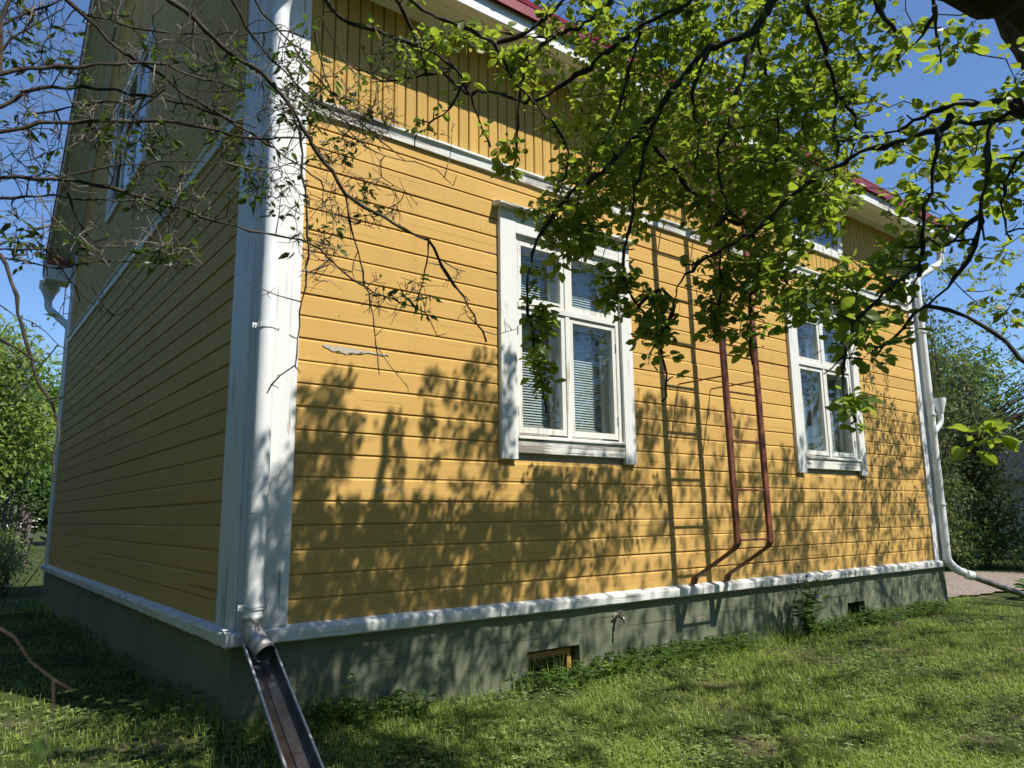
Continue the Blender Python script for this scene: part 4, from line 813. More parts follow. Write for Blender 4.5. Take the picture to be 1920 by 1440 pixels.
for r0, r1, pts in APPLE_BRANCHES:
    p = np.array(pts[0]); dd = np.linalg.norm(ap.nodes[:ap.n]-p, axis=1); q = ap.nodes[int(np.argmin(dd))]
    if dd.min() > .04: ap.branch([q, (q+p)/2+np.array([0, 0, .12*dd.min()]), p], max(r0*1.1, .006), r0, .06, .004, .15, 7)
    P = ap.branch(pts, r0, r1, .028, .0042, .42, 7)
    for i in range(3, len(P)-1):                     # knobbly spurs with leaf tufts
        vis = ap.rg.random()
        if vis < .50 and r0 < .025:
            d = ap.rg.normal(0, 1, 3); d[2] = abs(d[2])*.4-.2; d /= np.linalg.norm(d); e = P[i]+d*ap.rg.uniform(.02, .07)
            ap.twig.tube([P[i], (P[i]+e)/2+ap.rg.normal(0, .004, 3), e], [.0035, .003, .0026], 5)
            if ap.rg.random() < .75: rosette(ap, e, d, int(ap.rg.integers(3, 7)), .022, .056, (.76, 1.02))
def apple_path(P, R):
    rg = ap.rg
    for i in range(1, len(P)):
        if rg.random() < (.62 if i < len(P)-1 else 0): rosette(ap, P[i], rg.normal(0, 1, 3), int(rg.integers(2, 5)), .020, .054, (.76, 1.02))
    rosette(ap, P[-1], P[-1]-P[-2], int(rg.integers(5, 9)), .024, .058, (.76, 1.02))
def ellipsoid_pts(c, rg):
    x, y, z, a, b, d, n = c; u = rg.normal(0, 1, (n, 3)); u = unit(u)*rg.random((n, 1))**(1/2.4)
    h = np.array([FWD[0], FWD[1], 0.])/math.hypot(FWD[0], FWD[1])
    return np.array([x, y, z]) + u[:, :1]*a*np.array(RIGHT) + u[:, 1:2]*b*np.array([0, 0, 1.]) + u[:, 2:]*d*h
ap.grow(np.vstack([ellipsoid_pts(c[:6]+(int(c[6]*2.35),), ap.rg) for c in APPLE_CLOUDS]), .10, apple_path, .9)
# the crown above and beside the picture: where its shade falls on wall and lawn
def shade_targets(specs, rg, ok):
    out = []
    for x0, x1, z0, z1, a0, a1, n in specs:
        X = rg.uniform(x0, x1, n*6); Z = rg.uniform(z0, z1, n*6); a = rg.uniform(a0, a1, n*6)
        P = np.stack([X+a*SX, -a, Z+a*SZ], 1); P = P[ok(P)][:n]; out.append(P)
    return np.vstack(out)
ok_out = lambda P: ~in_frame(P, .03) & (P[:, 2] > 1.9) & (P[:, 2] < 6.2)
crown = [(.28, .62, .7, 1.50, 1.9, 3.3, 26), (.55, .78, .9, 1.60, 1.9, 3.0, 14), (1.04, 1.12, .7, 1.35, 2.0, 2.6, 5), (1.30, 1.40, .9, 1.75, 2.0, 2.6, 9), (1.50, 2.10, .8, 1.92, 2.0, 3.2, 40),
         (.0, 2.4, -.6, .75, 1.8, 3.6, 260), (2.3, 3.5, -.6, 1.10, 1.8, 3.6, 95), (3.5, 5.5, -.6, 1.75, 2.0, 3.6, 140), (5.3, 6.3, -.6, 1.3, 2.2, 3.6, 55),
         (-.4, .3, -.4, .9, 2.2, 3.4, 45)]
def ok_low(P): x, y, z = view(P); return (ok_out(P) | ((x > .54) & (x < .84) & (y < .27) & (z > 3.2))) & (P[:, 2] > 1.9)
low = [(.25, 2.3, -.3, .72, 1.2, 2.8, 480), (2.3, 5.6, -.6, 1.0, 1.2, 2.8, 360), (.3, 6.0, -1.2, -.3, 1.4, 3.0, 120)]
ap.grow(shade_targets(low, ap.rg, ok_low), .05, apple_path, 3.0)
# clumps of the crown that darken patches of the lawn (ground x, y, half sizes, count)
SV = np.array(SUN); pts = []
for gx, gy, ra, rb, n in [(.7, -.7, .55, .3, 34), (1.4, -.55, .5, .22, 26), (.3, -1.3, .5, .3, 26), (1.9, -.95, .45, .16, 16), (2.7, -.75, .5, .13, 16), (3.5, -1.0, .5, .16, 18), (2.4, -1.55, .3, .13, 10), (3.1, -1.75, .5, .14, 16), (4.2, -1.35, .6, .15, 20), (4.9, -.8, .6, .2, 20), (3.9, -2.2, .5, .14, 16),
                          (5.4, -1.9, .7, .2, 22), (6.2, -1.2, .7, .25, 22), (1.3, -1.5, .25, .12, 8), (2.2, -2.15, .4, .15, 12), (5.2, -2.7, .6, .2, 16), (2.0, -1.25, .3, .1, 8), (3.3, -1.35, .35, .1, 9), (4.6, -1.75, .45, .12, 12), (2.9, -2.2, .4, .12, 10), (4.5, -2.5, .5, .15, 12), (5.9, -.6, .6, .15, 14), (6.9, -.9, .6, .2, 14), (7.6, -1.5, .7, .2, 14), (6.6, -2.0, .6, .2, 12), (3.4, -.45, .5, .12, 12), (8.4, -.7, .6, .2, 12), (1.0, -1.1, .4, .16, 14), (3.6, -2.75, .5, .15, 10), (-.6, -.6, .4, .3, 16), (-1.2, .3, .3, .4, 8)]:
    n = int(n*3); u = ap.rg.normal(0, .5, (n, 2)); t = ap.rg.uniform(4.6, 6.2)+ap.rg.normal(0, .25, n); g = np.column_stack([gx+u[:, 0]*ra*1.4, gy+u[:, 1]*rb*1.35, np.full(n, -.68)]); pts.append(g+SV*t[:, None])
pts = np.vstack(pts); ap.grow(pts[~in_frame(pts, .02)], .05, apple_path, 3.0, veto=lambda P: in_frame(P, -.01))
ap.grow(shade_targets([c[:6]+(int(c[6]*3.0),) for c in crown], ap.rg, ok_out), .05, apple_path, 3.0, veto=lambda P: in_frame(P, -.01))
n_apple = finish(ap, apple, APPLE_V, APPLE_F, M['apple_leaf'], M['apple_bark'], 300)

# second apple tree beyond the right edge, shading the far end of the wall
apple2 = empty('apple_tree', (11.6, -3.9, -.75)); tag(apple2, 'apple tree beyond the far end of the house, small sunlit leaves at the right edge', 'tree')
a2 = Plant(11)
a2.branch([(11.6, -3.9, -.85), (11.5, -3.8, .3), (11.4, -3.6, 1.2)], .16, .11, .15, .01, .06, 10)
for q in ([(11.4, -3.6, 1.2), (11.2, -2.8, 2.2), (10.8, -1.9, 3.0), (10.9, -1.2, 3.5)], [(11.4, -3.6, 1.2), (10.6, -3.4, 2.4), (9.6, -3.0, 3.4), (8.6, -2.8, 4.0)], [(11.4, -3.6, 1.2), (11.8, -2.9, 2.6), (12.0, -2.0, 3.8)], [(11.4, -3.6, 1.2), (10.4, -3.9, 2.6), (8.8, -3.9, 3.4), (7.4, -3.7, 3.8)]):
    a2.branch(q, .06, .016, .12, .01, .12, 8)
def a2_path(P, R):
    rg = a2.rg
    for i in range(1, len(P)):
        if rg.random() < .5: rosette(a2, P[i], rg.normal(0, 1, 3), int(rg.integers(2, 4)), .04, .075, (.65, .9))
    rosette(a2, P[-1], P[-1]-P[-2], int(rg.integers(4, 8)), .045, .08, (.65, .9))
rg = a2.rg
tg = np.stack([rg.normal(10.6, .75, 260), rg.normal(-1.2, .55, 260), rg.normal(3.3, .7, 260)], 1)
tg = np.vstack([ellipsoid_pts(c, rg) for c in APPLE2_CLOUDS])
sh2 = shade_targets([(5.6, 7.9, -.6, 1.4, 2.0, 3.8, 330), (7.8, 9.6, -.6, 2.1, 1.8, 3.6, 320), (5.5, 7.5, -2.0, -.6, 2.4, 4.6, 70), (8, 10.5, -1.6, -.6, 2.4, 4.2, 70)], rg, lambda P: ~in_frame(P, .02) & (P[:, 2] > 1.6) & (P[:, 2] < 6))
a2.grow(np.vstack([tg, sh2]), .05, a2_path, 4.0, veto=lambda P: (view(P)[0] < .91) & in_frame(P, 0))
finish(a2, apple2, OVAL_V, OVAL_F, M['apple_leaf'], M['apple_bark'], 0)

# ---------------------------------------------------------------- half bare shrub at the left edge
shrub = empty('lilac_shrub', (-2.5, -2.7, -.8)); tag(shrub, 'half bare shrub with tangled twigs and small pointed leaves at the left edge', 'shrub')
sh = Plant(5)
base = np.array([-2.5, -2.7, -.8])
sh.branch([base, (-2.4, -2.8, .3), (-2.2, -3.0, 1.5), (-1.9, -3.1, 2.6)], .03, .016, .08, .006, .12, 8)
sh.branch([base+(.1, .1, 0), (-2.3, -2.5, .4), (-2.0, -2.7, 1.3), (-1.75, -2.9, 2.0)], .028, .014, .08, .006, .12, 8)
for r0, r1, src, pts in SHRUB_BRANCHES:
    p = np.array(pts[0])
    if src:
        dd = np.linalg.norm(sh.nodes[:sh.n]-p, axis=1) + .4*np.maximum(0, sh.nodes[:sh.n, 2]-p[2]); dd[in_frame(sh.nodes[:sh.n], .0)] += 9
        q = sh.nodes[int(np.argmin(dd))]; sh.branch([q, (q+p)/2+np.array([-.05, 0, .05]), p], r0*1.2, r0, .06, .004, .12, 6)
    P = sh.branch(pts, r0, r1, .03, .0028, .16, 7)
    near = p[1] < -3.9 and p[2] < .8
    for i in range(3, len(P)):
        if sh.rg.random() < .42 and not near:                         # paired side twigs, many bare
            d = sh.rg.normal(0, 1, 3); d -= (P[i]-P[i-1])*0; d /= np.linalg.norm(d); ln = sh.rg.uniform(.012, .05) if sh.rg.random() < .6 else sh.rg.uniform(.06, .20)
            t0 = P[i]; m1 = t0+d*ln*.5+sh.rg.normal(0, .008, 3); e = t0+d*ln+np.array([0, 0, .1*ln])+sh.rg.normal(0, .012, 3)
            dead = sh.rg.random() < .35
            (sh.dead if dead else sh.twig).tube([t0, m1, e], [.0022, .0016, .0010], 4)
            if ln > .06:
                for _ in range(3):
                    d2 = unit(sh.rg.normal(0, 1, 3)+d*.8); b0 = m1+(e-m1)*sh.rg.random(); (sh.dead if dead else sh.twig).tube([b0, b0+d2*.02+sh.rg.normal(0, .004, 3), b0+d2*.045], [.0013, .0011, .0008], 4)
                if not dead and sh.rg.random() < .35: rosette(sh, e, d, int(sh.rg.integers(2, 4)), .022, .044, (.62, .85), .4)
def shrub_path(P, R):
    rg = sh.rg; bare = rg.random() < .6
    for i in range(1, len(P)):
        if rg.random() < .5:
            d = unit(rg.normal(0, 1, 3)); sh.twig.tube([P[i], P[i]+d*.02, P[i]+d*.04+rg.normal(0, .006, 3)], [.0013, .0011, .0008], 4)
        if not bare and rg.random() < .35: rosette(sh, P[i], rg.normal(0, 1, 3), 2, .022, .044, (.62, .85), .4)
    if not bare: rosette(sh, P[-1], P[-1]-P[-2], int(rg.integers(3, 6)), .024, .048, (.62, .85), .4)
    else:
        for _ in range(3): d = unit(rg.normal(0, 1, 3)+unit(P[-1]-P[-2])); sh.dead.tube([P[-1], P[-1]+d*.03, P[-1]+d*.06+rg.normal(0, .01, 3)], [.0014, .0011, .0008], 4)
sh.grow(np.vstack([ellipsoid_pts(c[:6]+(int(c[6]*2.7),), sh.rg) for c in SHRUB_CLOUDS]), .06, shrub_path, .9, .0012, .008, .0022)
lf = [(np.array(SHRUB_BRANCHES[-1][3][2]), (-1, .3, -.2)), (np.array(SHRUB_BRANCHES[-1][3][2]), (-.6, -.4, -.6))]
for p, d in lf: sh.leaf(p, np.array(d, float), np.array([.3, -.6, .7]), .024, .020)
finish(sh, shrub, OVAL_V, OVAL_F, M['shrub_leaf'], M['shrub_bark'], 200)

# ---------------------------------------------------------------- trees and bushes behind
def bg_tree(name, label, cat, base, height, crown, mat, leaf, n, seed, T=OVAL_V, F=OVAL_F, trunk_r=.12, clump=.35, bark='grey_bark', group=None, flowers=0, multi=1, droop=.2):
    """crown: list of ellipsoids (dx,dy,z,rx,ry,rz) round the base; leaves sit in clumps at twig ends"""
    rg = np.random.default_rng(seed); root = empty(name, base); tag(root, label, cat, group)
    wood = MB(); b = np.zeros(3); ends = []; tot = sum(c[3]*c[4]*c[5] for c in crown)
    for k in range(multi):
        o = rg.normal(0, .12*(multi > 1), 3)*[1, 1, 0]; top = np.array([o[0]*4+rg.normal(0, .1), o[1]*4+rg.normal(0, .1), height*.8])
        Q = subdivide([b+o, (b+o+top)/2+rg.normal(0, .08, 3), top], .3, .015, rg); wood.tube(Q, np.linspace(trunk_r, trunk_r*.25, len(Q)), 8)
    P, D, N = [], [], []; FP = []
    for c in crown:
        m = max(3, int(n*(c[3]*c[4]*c[5])/tot/38))
        u = unit(rg.normal(0, 1, (m, 3)))*(rg.random((m, 1))**(1/3))*.92+.0; cs = np.array(c[:3])+u*np.array(c[3:6])
        for q in cs:
            h = rg.uniform(.25, .75)*q[2]; wood.tube([np.array([0, 0, max(.1, h)]), (q+np.array([0, 0, h]))/2+rg.normal(0, .1, 3), q], [trunk_r*.28, trunk_r*.15, .006], 4, cap=False)
            k = int(rg.integers(24, 52)); w = rg.normal(0, 1, (k, 3)); w = w*clump*np.array([.6, .6, .42])
            P.append(q+w); D.append(unit(w+rg.normal(0, .25, (k, 3))-np.array([0, 0, droop]))); N.append(np.array([0, 0, 1.])+rg.normal(0, .5, (k, 3)))
            if flowers and rg.random() < flowers: FP.append(q+np.array([0, 0, clump*.5])+rg.normal(0, .1, 3))
    wood.build('trunk', M[bark], root, smooth=True); P, D, N = map(np.vstack, (P, D, N)); mb = MB(); Ls = rg.uniform(.7, 1.25, len(P))*leaf
    leaves_mesh(mb, T, F, P, D, N, Ls, Ls*rg.uniform(.7, 1.0, len(P)), rg); cr = tag(link('crown', mb.mesh('crown', M[mat]), root), kind='stuff')
    if FP:
        mb = MB()
        for q in FP: w = rg.normal(0, .05, (30, 3))*[1, 1, .4]; leaves_mesh(mb, QUAD_V, QUAD_F, q+w, rg.normal(0, 1, (30, 3)), np.array([0, 0, 1.])+rg.normal(0, .3, (30, 3)), np.full(30, .035), np.full(30, .05), rg)
        tag(link('blossom', mb.mesh('blossom', M['blossom']), root), kind='stuff')
    return root
G = lambda x, y: (x, y, float(gz(x, y))-.03)
bg_tree('rowan_tree', 'leafy rowan tree with cream flower clusters beyond the far gable corner', 'tree', G(-.65, 17.5), 6.6, [(0, 0, 4.6, 1.3, 1.6, 1.6), (-.6, 0, 3.0, 1.5, 1.5, 1.2), (.7, .3, 3.4, 1.1, 1.4, 1.3), (-.2, 0, 5.6, .9, .9, .8)], 'rowan_leaf', .15, 15000, 21, trunk_r=.09, clump=.5, flowers=.16, multi=3)
bg_tree('rowan_tree', 'darker leafy tree behind the flowering rowan at the left edge', 'tree', G(-2.6, 21), 8, [(0, 0, 4.2, 2.2, 2.2, 2.6), (1.2, 0, 3, 1.5, 1.5, 1.5)], 'bush_leaf', .11, 5000, 22, trunk_r=.14, clump=.6)
bg_tree('garden_bush', 'dense green bush beside the picket fence behind the house', 'bush', G(-.95, 12.6), 1.3, [(0, 0, .75, .75, .8, .75), (.5, .6, .5, .5, .5, .5), (.3, 3, .7, .7, .8, .7)], 'rowan_leaf', .085, 4200, 23, trunk_r=.02, clump=.22, multi=5)
bg_tree('garden_bush', 'pale twiggy bush at the far corner of the gable', 'bush', G(-.35, 11.3), 1.1, [(0, 0, .55, .42, .5, .5), (-.2, .6, .7, .4, .4, .5)], 'grey_leaf', .045, 2400, 24, trunk_r=.015, clump=.2, multi=6)
bg_tree('garden_bush', 'low green bush at the left edge near the lawn', 'bush', G(-1.35, 11.4), .9, [(0, 0, .4, .5, .5, .42)], 'bush_leaf', .06, 1500, 25, trunk_r=.015, clump=.2, multi=4)
# right side
bg_tree('thuja_tree', 'tall dark columnar thuja right behind the far downpipe', 'tree', G(15.6, 2.75), 7.0, [(0, 0, 1.4, .85, .85, 1.4), (0, 0, 3.2, .85, .85, 1.5), (0, 0, 4.9, .65, .65, 1.3), (0, 0, 6.0, .38, .38, .9)], 'thuja', .10, 12000, 31, T=QUAD_V, F=QUAD_F, trunk_r=.10, clump=.26, droop=-.6)
bg_tree('thuja_tree', 'shorter feathery conifer beside the columnar thuja', 'tree', G(18.2, 2.6), 5.6, [(0, 0, 1.3, 1.0, 1.0, 1.3), (0, 0, 2.9, .8, .8, 1.4), (0, 0, 4.4, .4, .4, 1.0)], 'thuja', .11, 7000, 32, T=QUAD_V, F=QUAD_F, trunk_r=.09, clump=.28, droop=-.1)
bg_tree('willow_tree', 'broad grey-green tree filling the right edge behind the path', 'tree', G(18.6, -.4), 6.6, [(0, 0, 3.6, 2.0, 2.0, 2.0), (-1.0, -.3, 2.2, 1.4, 1.4, 1.2), (1.2, -1.2, 2.6, 1.8, 1.8, 1.8), (.5, 0, 5.0, 1.3, 1.3, 1.2), (-.6, .4, 1.3, 1.2, 1.2, .9)], 'grey_leaf', .085, 16000, 33, trunk_r=.16, clump=.42, multi=2)
bg_tree('garden_bush', 'bright green bush on the far side of the gravel path', 'bush', G(16.6, 2.7), 1.3, [(0, 0, .6, .9, .8, .55), (1.0, -.3, .5, .7, .7, .45)], 'bush_leaf', .075, 3200, 34, trunk_r=.02, clump=.25, multi=5)
bg_tree('garden_bush', 'low yellow-green border plants along the gravel path', 'bush', G(17.6, 1.5), .7, [(0, 0, .3, .7, .6, .3), (.9, -.4, .3, .6, .5, .3)], 'clover', .07, 1800, 35, trunk_r=.012, clump=.2, multi=4)
bg_tree('birch_tree', 'pale green tree far behind the conifers', 'tree', G(34, 9.5), 11, [(0, 0, 6, 3, 3, 4), (2, -4, 5, 3, 3, 3.5)], 'bush_leaf', .2, 7000, 36, trunk_r=.2, clump=.8)
bg_tree('birch_tree', 'tall green tree far off at the right edge', 'tree', G(36, 1), 9, [(0, 0, 4, 3.5, 3.5, 3.6), (2, -5, 3.5, 3, 3, 3)], 'grey_leaf', .2, 6000, 37, trunk_r=.2, clump=.8)
bg_tree('birch_tree', 'green tree far behind the picket fence', 'tree', G(-3, 34), 8, [(0, 0, 4, 3.5, 3.5, 3), (4, 0, 3.2, 3, 3, 2.6)], 'bush_leaf', .2, 6000, 38, trunk_r=.2, clump=.8)
# unseen trees added round the house and behind the camera to block sky fill
proto = bg_tree('added_tree', 'big leafy tree added out of view to block sky light', 'tree', G(-8, 2), 8.5, [(0, 0, 4.2, 2.6, 2.6, 3.4), (.3, .5, 6.6, 1.8, 1.8, 2.0), (-.5, -.8, 2.4, 2.0, 2.0, 1.8), (.2, 1.2, 2.6, 1.8, 1.8, 1.8)], 'bush_leaf', .30, 9000, 39, T=QUAD_V, F=QUAD_F, trunk_r=.2, clump=.75, group='unseen trees added to block sky light')
for i, (x, y, sc) in enumerate([(-7.5, 7.5, 1.1), (-9, -3.5, 1.0), (-8.5, 13, 1.15), (-8, -9.5, .95), (-4, -13.5, 1.0), (1, -14, .95), (6, -14.5, 1.05), (11.5, -13.5, 1.0), (17, -12, .95), (27, -9, .95), (-11, 4.5, 1.3)]):
    o = proto.copy(); col.objects.link(o); o.location = G(x, y); o.rotation_euler.z = i*1.7; o.scale = (sc, sc, sc)
    for ch in proto.children: c = ch.copy(); col.objects.link(c); c.parent = o
for i, (x, y, sc) in enumerate([(-14, 32, 1.1), (-6, 40, 1.3), (4, 44, 1.2), (-20, 24, 1.2), (44, 14, 1.3), (46, 4, 1.3), (40, 22, 1.3), (44, -6, 1.2)]):
    o = proto.copy(); col.objects.link(o); o.location = G(x, y); o.rotation_euler.z = i*2.3; o.scale = (sc*1.3, sc*1.3, sc)
    o['label'] = 'distant leafy tree closing the view beyond the garden'; o['group'] = 'distant trees beyond the garden'
    for ch in proto.children: c = ch.copy(); col.objects.link(c); c.parent = o
# large leaved plant by the path
hp = empty('hosta_plant', G(11.6, -.55)); tag(hp, 'large-leaved green plant beside the drain pipe at the right edge', 'plant')
rg = np.random.default_rng(41); me = MB().add(APPLE_V, APPLE_F).mesh('leaf', M['bush_leaf'], True)
for k in range(22):
    a = rg.uniform(0, 6.283); el = rg.uniform(.2, 1.1); d = np.array([math.cos(a)*math.cos(el), math.sin(a)*math.cos(el), math.sin(el)]); q = d*rg.uniform(.1, .3)
    MB().tube([(0, 0, 0), q*.6+[0, 0, .03], q], .005, 5).build('stalk', M['bush_leaf'], hp); o = link('leaf', me, hp); Ln = rg.uniform(.18, .30); o.matrix_basis = leaf_matrix(q, d*[1, 1, .3], np.array([0, 0, 1.])+rg.normal(0, .3, 3), Ln, Ln*.8)
# picket fence behind the house
fn = empty('picket_fence', G(-1.2, 19.6)); tag(fn, 'weathered mauve-grey picket fence behind the bushes at the left edge', 'fence')
pk = MB().prism([(-.055, 0), (.055, 0), (.055, 1.62), (0, 1.72), (-.055, 1.62)], lambda t, a, b: (a, t, b), [-.011, .011]).mesh('picket', M['fence'])
for k in range(34): o = link('picket', pk, fn); o.location = (-3.4+k*.155, 0, .08+rg.normal(0, .006)); o.rotation_euler = (0, rg.normal(0, .008), 0)
for z in (.35, 1.3): MB().box(-3.5, 1.9, .012, .05, z, z+.09).build('rail', M['fence'], fn)
for x in (-3.3, -1.4, .5, 1.8): MB().box(x, x+.09, .051, .14, -.1, 1.6).build('post', M['fence'], fn)
# pale outbuilding at the right edge
ob = empty('outbuilding', G(21.8, 3.0)); tag(ob, 'pale green outbuilding wall glimpsed behind the bushes at the right edge', 'building')
MB().box(0, 6, -3.5, 2.2, -.1, 2.1).build('wall', M['pale_wall'], ob); MB().prism([(-3.8, 2.1), (2.5, 2.1), (-.65, 3.2)], lambda t, a, b: (t, a, b), [-.3, 6.3]).build('roof', M['zinc'], ob)

# ---------------------------------------------------------------- lawn
def blades(name, P, h, wid, rg, mat, lean=.35):
    n = len(P); a = rg.uniform(0, 6.283, n); d = np.stack([np.cos(a), np.sin(a), np.zeros(n)], 1); s = np.stack([-np.sin(a), np.cos(a), np.zeros(n)], 1)
    ln = np.abs(rg.normal(0, lean, n))[:, None]; h = h[:, None]; w = wid[:, None]; up = np.array([0, 0, 1.])
    m = P + up*h*.55 + d*h*ln*.35; t = P + up*h*(1-.25*ln) + d*h*ln
    V = np.stack([P-s*w, P+s*w, m-s*w*.75, m+s*w*.75, t], 1).reshape(-1, 3); mb = MB(); mb.v.append(V); mb.n = len(V)
    k = np.arange(n)[:, None]*5; mb.f = (k+[0, 1, 3, 2]).tolist()+(k+[2, 3, 4]).tolist(); mb.t.append(np.repeat(np.clip(.45*rg.random(n)+.55*vnoise(P[:, 0]+2, P[:, 1]+7, 2.1), 0, .98), 5))
    return link(name, mb.mesh(name, mat))
rg = np.random.default_rng(51)
def outside(P):
    x, y = P[:, 0], P[:, 1]; hs = (x > -.02) & (x < L+.02) & (y > -.02) & (y < W+.02); gr = (x > 10.6) & (y > -.5) & (y < 4.6); return ~(hs | gr)
def vnoise(x, y, s): return .5+.25*np.sin(x*s+1.7*np.sin(y*s*.7))+.25*np.sin(y*s*1.3+2.1*np.sin(x*s*.6+1))
def scatter(n, r0, r1, pw):
    r = r0+(r1-r0)*rg.random(n)**pw; a = math.radians(90-37.75)+np.radians(rg.uniform(-42, 42, n)); P = np.stack([CAM[0]+r*np.cos(a), CAM[1]+r*np.sin(a)], 1)
    P = P[outside(P)]; return np.column_stack([P, gz(P[:, 0], P[:, 1])])
P = scatter(330000, 1.9, 15, 1.45); x, y = P[:, 0], P[:, 1]
k = vnoise(x, y, 2.3)*.6+vnoise(x+5, y, 6.1)*.4; shade = (x < 0) & (y > -1.2)
keep = rg.random(len(P)) < np.clip(k*2.7-.55, .07, 1)*np.where(shade, .55, 1); P = P[keep]; x, y = P[:, 0], P[:, 1]
hh = (.020+.032*rg.random(len(P)))*(.7+.7*vnoise(x, y, 3.7)); wall = np.clip(1-np.abs(np.where(x > 0, y, x))/.35, 0, 1)*((y < .1) | (x < .1)); hh *= 1+wall*rg.random(len(P))*2.2
tag(blades('grass', P, hh, .0018+.002*rg.random(len(P)), rg, M['grass'], .85), 'short patchy lawn grass in dappled shade', 'grass', kind='stuff')
n = 800; s = rg.random(n) < .75
Q = np.where(s[:, None], np.stack([rg.uniform(.1, 9.5, n), -np.abs(rg.normal(.03, .10, n))-.02], 1), np.stack([-np.abs(rg.normal(.03, .12, n))-.02, rg.uniform(-.1, 9, n)], 1))
Q = np.column_stack([Q, gz(Q[:, 0], Q[:, 1])])
tag(blades('tall_grass', Q, rg.uniform(.10, .32, n)*(.6+.6*vnoise(Q[:, 0], Q[:, 1], 4)), rg.uniform(.0015, .003, n), rg, M['grass'], .3), 'tall grass blades along the foot of the plinth', 'grass', kind='stuff')
def rosettes(P, k0, l0, l1, stem, rg, T, F, ratio, tilt=.35):
    mb = MB(); pp, dd, nn, ls = [], [], [], []
    for q in P:
        a0 = rg.uniform(0, 6.28); h = stem*rg.uniform(.5, 1.3); k = k0
        for j in range(k):
            a = a0+j*6.283/k+rg.normal(0, .15); d = np.array([math.cos(a), math.sin(a), rg.uniform(-.1, .35)]); pp.append(q+[0, 0, h]); dd.append(d); nn.append(np.array([0, 0, 1.])+rg.normal(0, tilt, 3)); ls.append(rg.uniform(l0, l1))
    ls = np.array(ls); leaves_mesh(mb, T, F, np.array(pp), np.array(dd), np.array(nn), ls, ls*ratio, rg); return mb
P = scatter(60000, 1.9, 13, 1.3); k = vnoise(P[:, 0]+3, P[:, 1], 1.9); P = P[rg.random(len(P)) < np.clip(k*1.9-.45, .08, 1)]
tag(link('clover', rosettes(P, 3, .009, .019, .030, rg, QUAD_V, QUAD_F, 1.3).mesh('clover', M['clover'])), 'clover and small round weeds through the lawn', 'clover', kind='stuff')
P = scatter(5200, 1.9, 8, 1.1); k = vnoise(P[:, 0]+1, P[:, 1]+2, 2.7); P = P[rg.random(len(P)) < np.clip(k*2.2-.9, .04, 1)]
tag(link('lawn_weeds', rosettes(P, 4, .02, .045, .022, rg, OVAL_V, OVAL_F, .95, .3).mesh('lawn_weeds', M['clover'])), 'broad-leaved weeds scattered in patches through the lawn', 'weeds', kind='stuff')
n = 2200; Q = np.stack([rg.uniform(.2, 9.4, n), -np.abs(rg.normal(.05, .17, n))-.03], 1); Q = Q[vnoise(Q[:, 0], 0*Q[:, 1], 3.1)+.2*rg.random(n) > .42]; Q = np.column_stack([Q, gz(Q[:, 0], Q[:, 1])])
n = 500; Q2 = np.stack([-np.abs(rg.normal(.1, .25, n))-.03, rg.uniform(-.3, 6, n)], 1); Q2 = np.column_stack([Q2, gz(Q2[:, 0], Q2[:, 1])])
tag(link('weeds', rosettes(np.vstack([Q, Q2]), 5, .022, .055, .10, rg, OVAL_V, OVAL_F, .9).mesh('weeds', M['bush_leaf'])), 'low leafy weeds along the foot of the plinth', 'weeds', kind='stuff')
n = 700; Q = scatter(n*3, 2, 9, 1.2)[:n]
tag(link('fallen_leaves', rosettes(Q, 1, .015, .035, .006, rg, OVAL_V, OVAL_F, .8, .6).mesh('fallen_leaves', M['dead_bark'])), 'dry leaf litter lying in the grass', 'leaf litter', kind='stuff')
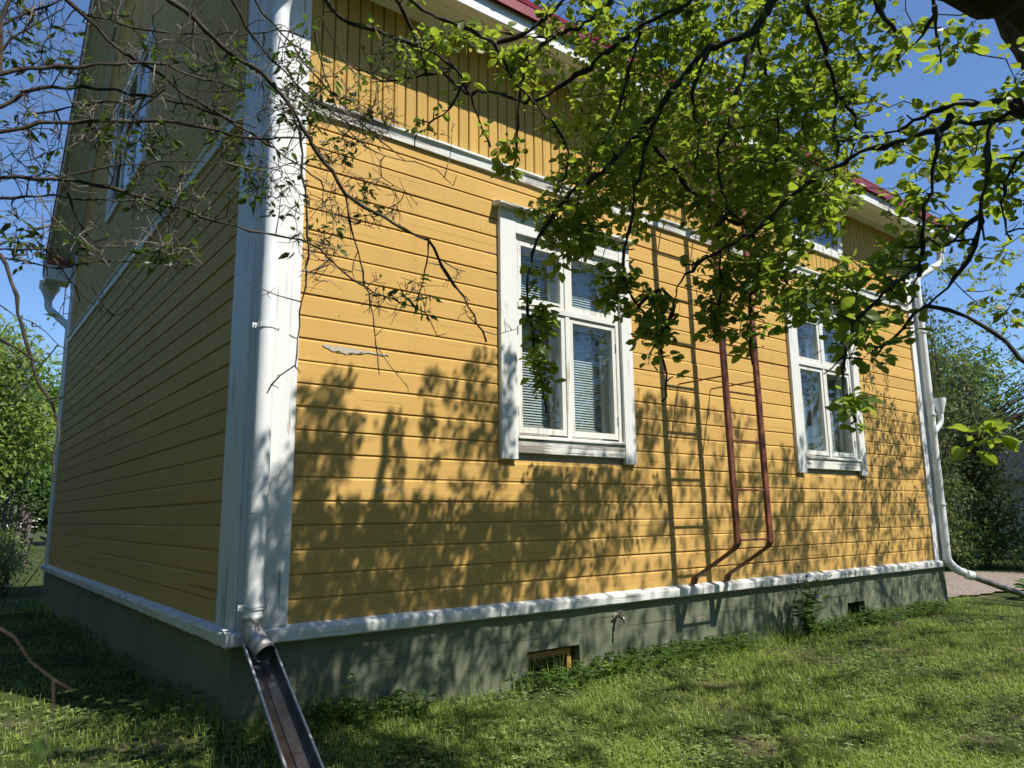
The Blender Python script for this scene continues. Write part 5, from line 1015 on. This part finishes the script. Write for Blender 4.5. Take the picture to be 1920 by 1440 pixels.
# single plants at the wall
def leafy_plant(name, label, cat, base, n, l0, l1, ratio, h, seed, mat='bush_leaf', T=OVAL_V, F=OVAL_F, upright=.6, stems=5):
    rg = np.random.default_rng(seed); r = empty(name, base); tag(r, label, cat); st = []
    me = MB().add(T, F).mesh('leaf', M[mat], True)
    for k in range(stems):
        e = np.array([rg.normal(0, .25)*h, -abs(rg.normal(0, .2))*h, h*rg.uniform(.5, 1)]); P = subdivide([(0, 0, 0), e*[.35, .35, .55], e], .05, .003, rg); MB().tube(P, np.linspace(.0035, .0015, len(P)), 5).build('stem', M[mat], r); st.append(P)
    for k in range(n):
        P = st[k % stems]; q = P[int(rg.integers(len(P)//4, len(P)))]; a = rg.uniform(0, 6.283); d = np.array([math.cos(a), math.sin(a), rg.normal(upright-.3, .3)]); Ln = rg.uniform(l0, l1)
        o = link('leaf', me, r); o.matrix_basis = leaf_matrix(q, d, np.array([0, 0, 1.])+rg.normal(0, .4, 3), Ln, Ln*ratio)
    return r, st
r, st = leafy_plant('columbine_plant', 'columbine with dark blue flowers standing against the plinth', 'plant', G(5.85, -.2), 230, .06, .11, .9, .70, 61, stems=14)
rg = np.random.default_rng(62); pm = MB().add(OVAL_V, OVAL_F).mesh('petal', M['columbine'])
for P in st[:7]:
    tip = P[-1]+np.array([0, -.02, rg.uniform(.06, .18)]); MB().tube([P[-1], (P[-1]+tip)/2+rg.normal(0, .01, 3), tip], .0015, 5).build('stem', M['bush_leaf'], r)
    for j in range(6): a = j*1.047; o = link('petal', pm, r); o.matrix_basis = leaf_matrix(tip, np.array([math.cos(a), math.sin(a), -.9]), np.array([math.cos(a), math.sin(a), .8]), .034, .03)
leafy_plant('dandelion_plant', 'dandelion with upright toothed leaves right of the cellar window', 'plant', G(2.98, -.16), 14, .16, .26, .35, .06, 63, mat='grass', upright=1.3, stems=3)
leafy_plant('weed_plant', 'upright narrow-leaved weed growing beside the rain trough', 'plant', G(.62, -.22), 44, .06, .11, .35, .36, 64, stems=5)
leafy_plant('weed_plant', 'low broad-leaved weed below the left end of the front wall', 'plant', G(1.15, -.22), 30, .05, .09, .8, .16, 65, stems=5)
leafy_plant('weed_plant', 'bushy weed under the second large window by the cellar vent', 'plant', G(7.05, -.2), 60, .05, .09, .6, .34, 66, stems=7)
leafy_plant('weed_plant', 'small bright weed below the foot of the ladder', 'plant', G(4.45, -.28), 30, .035, .06, .8, .14, 67, stems=5)
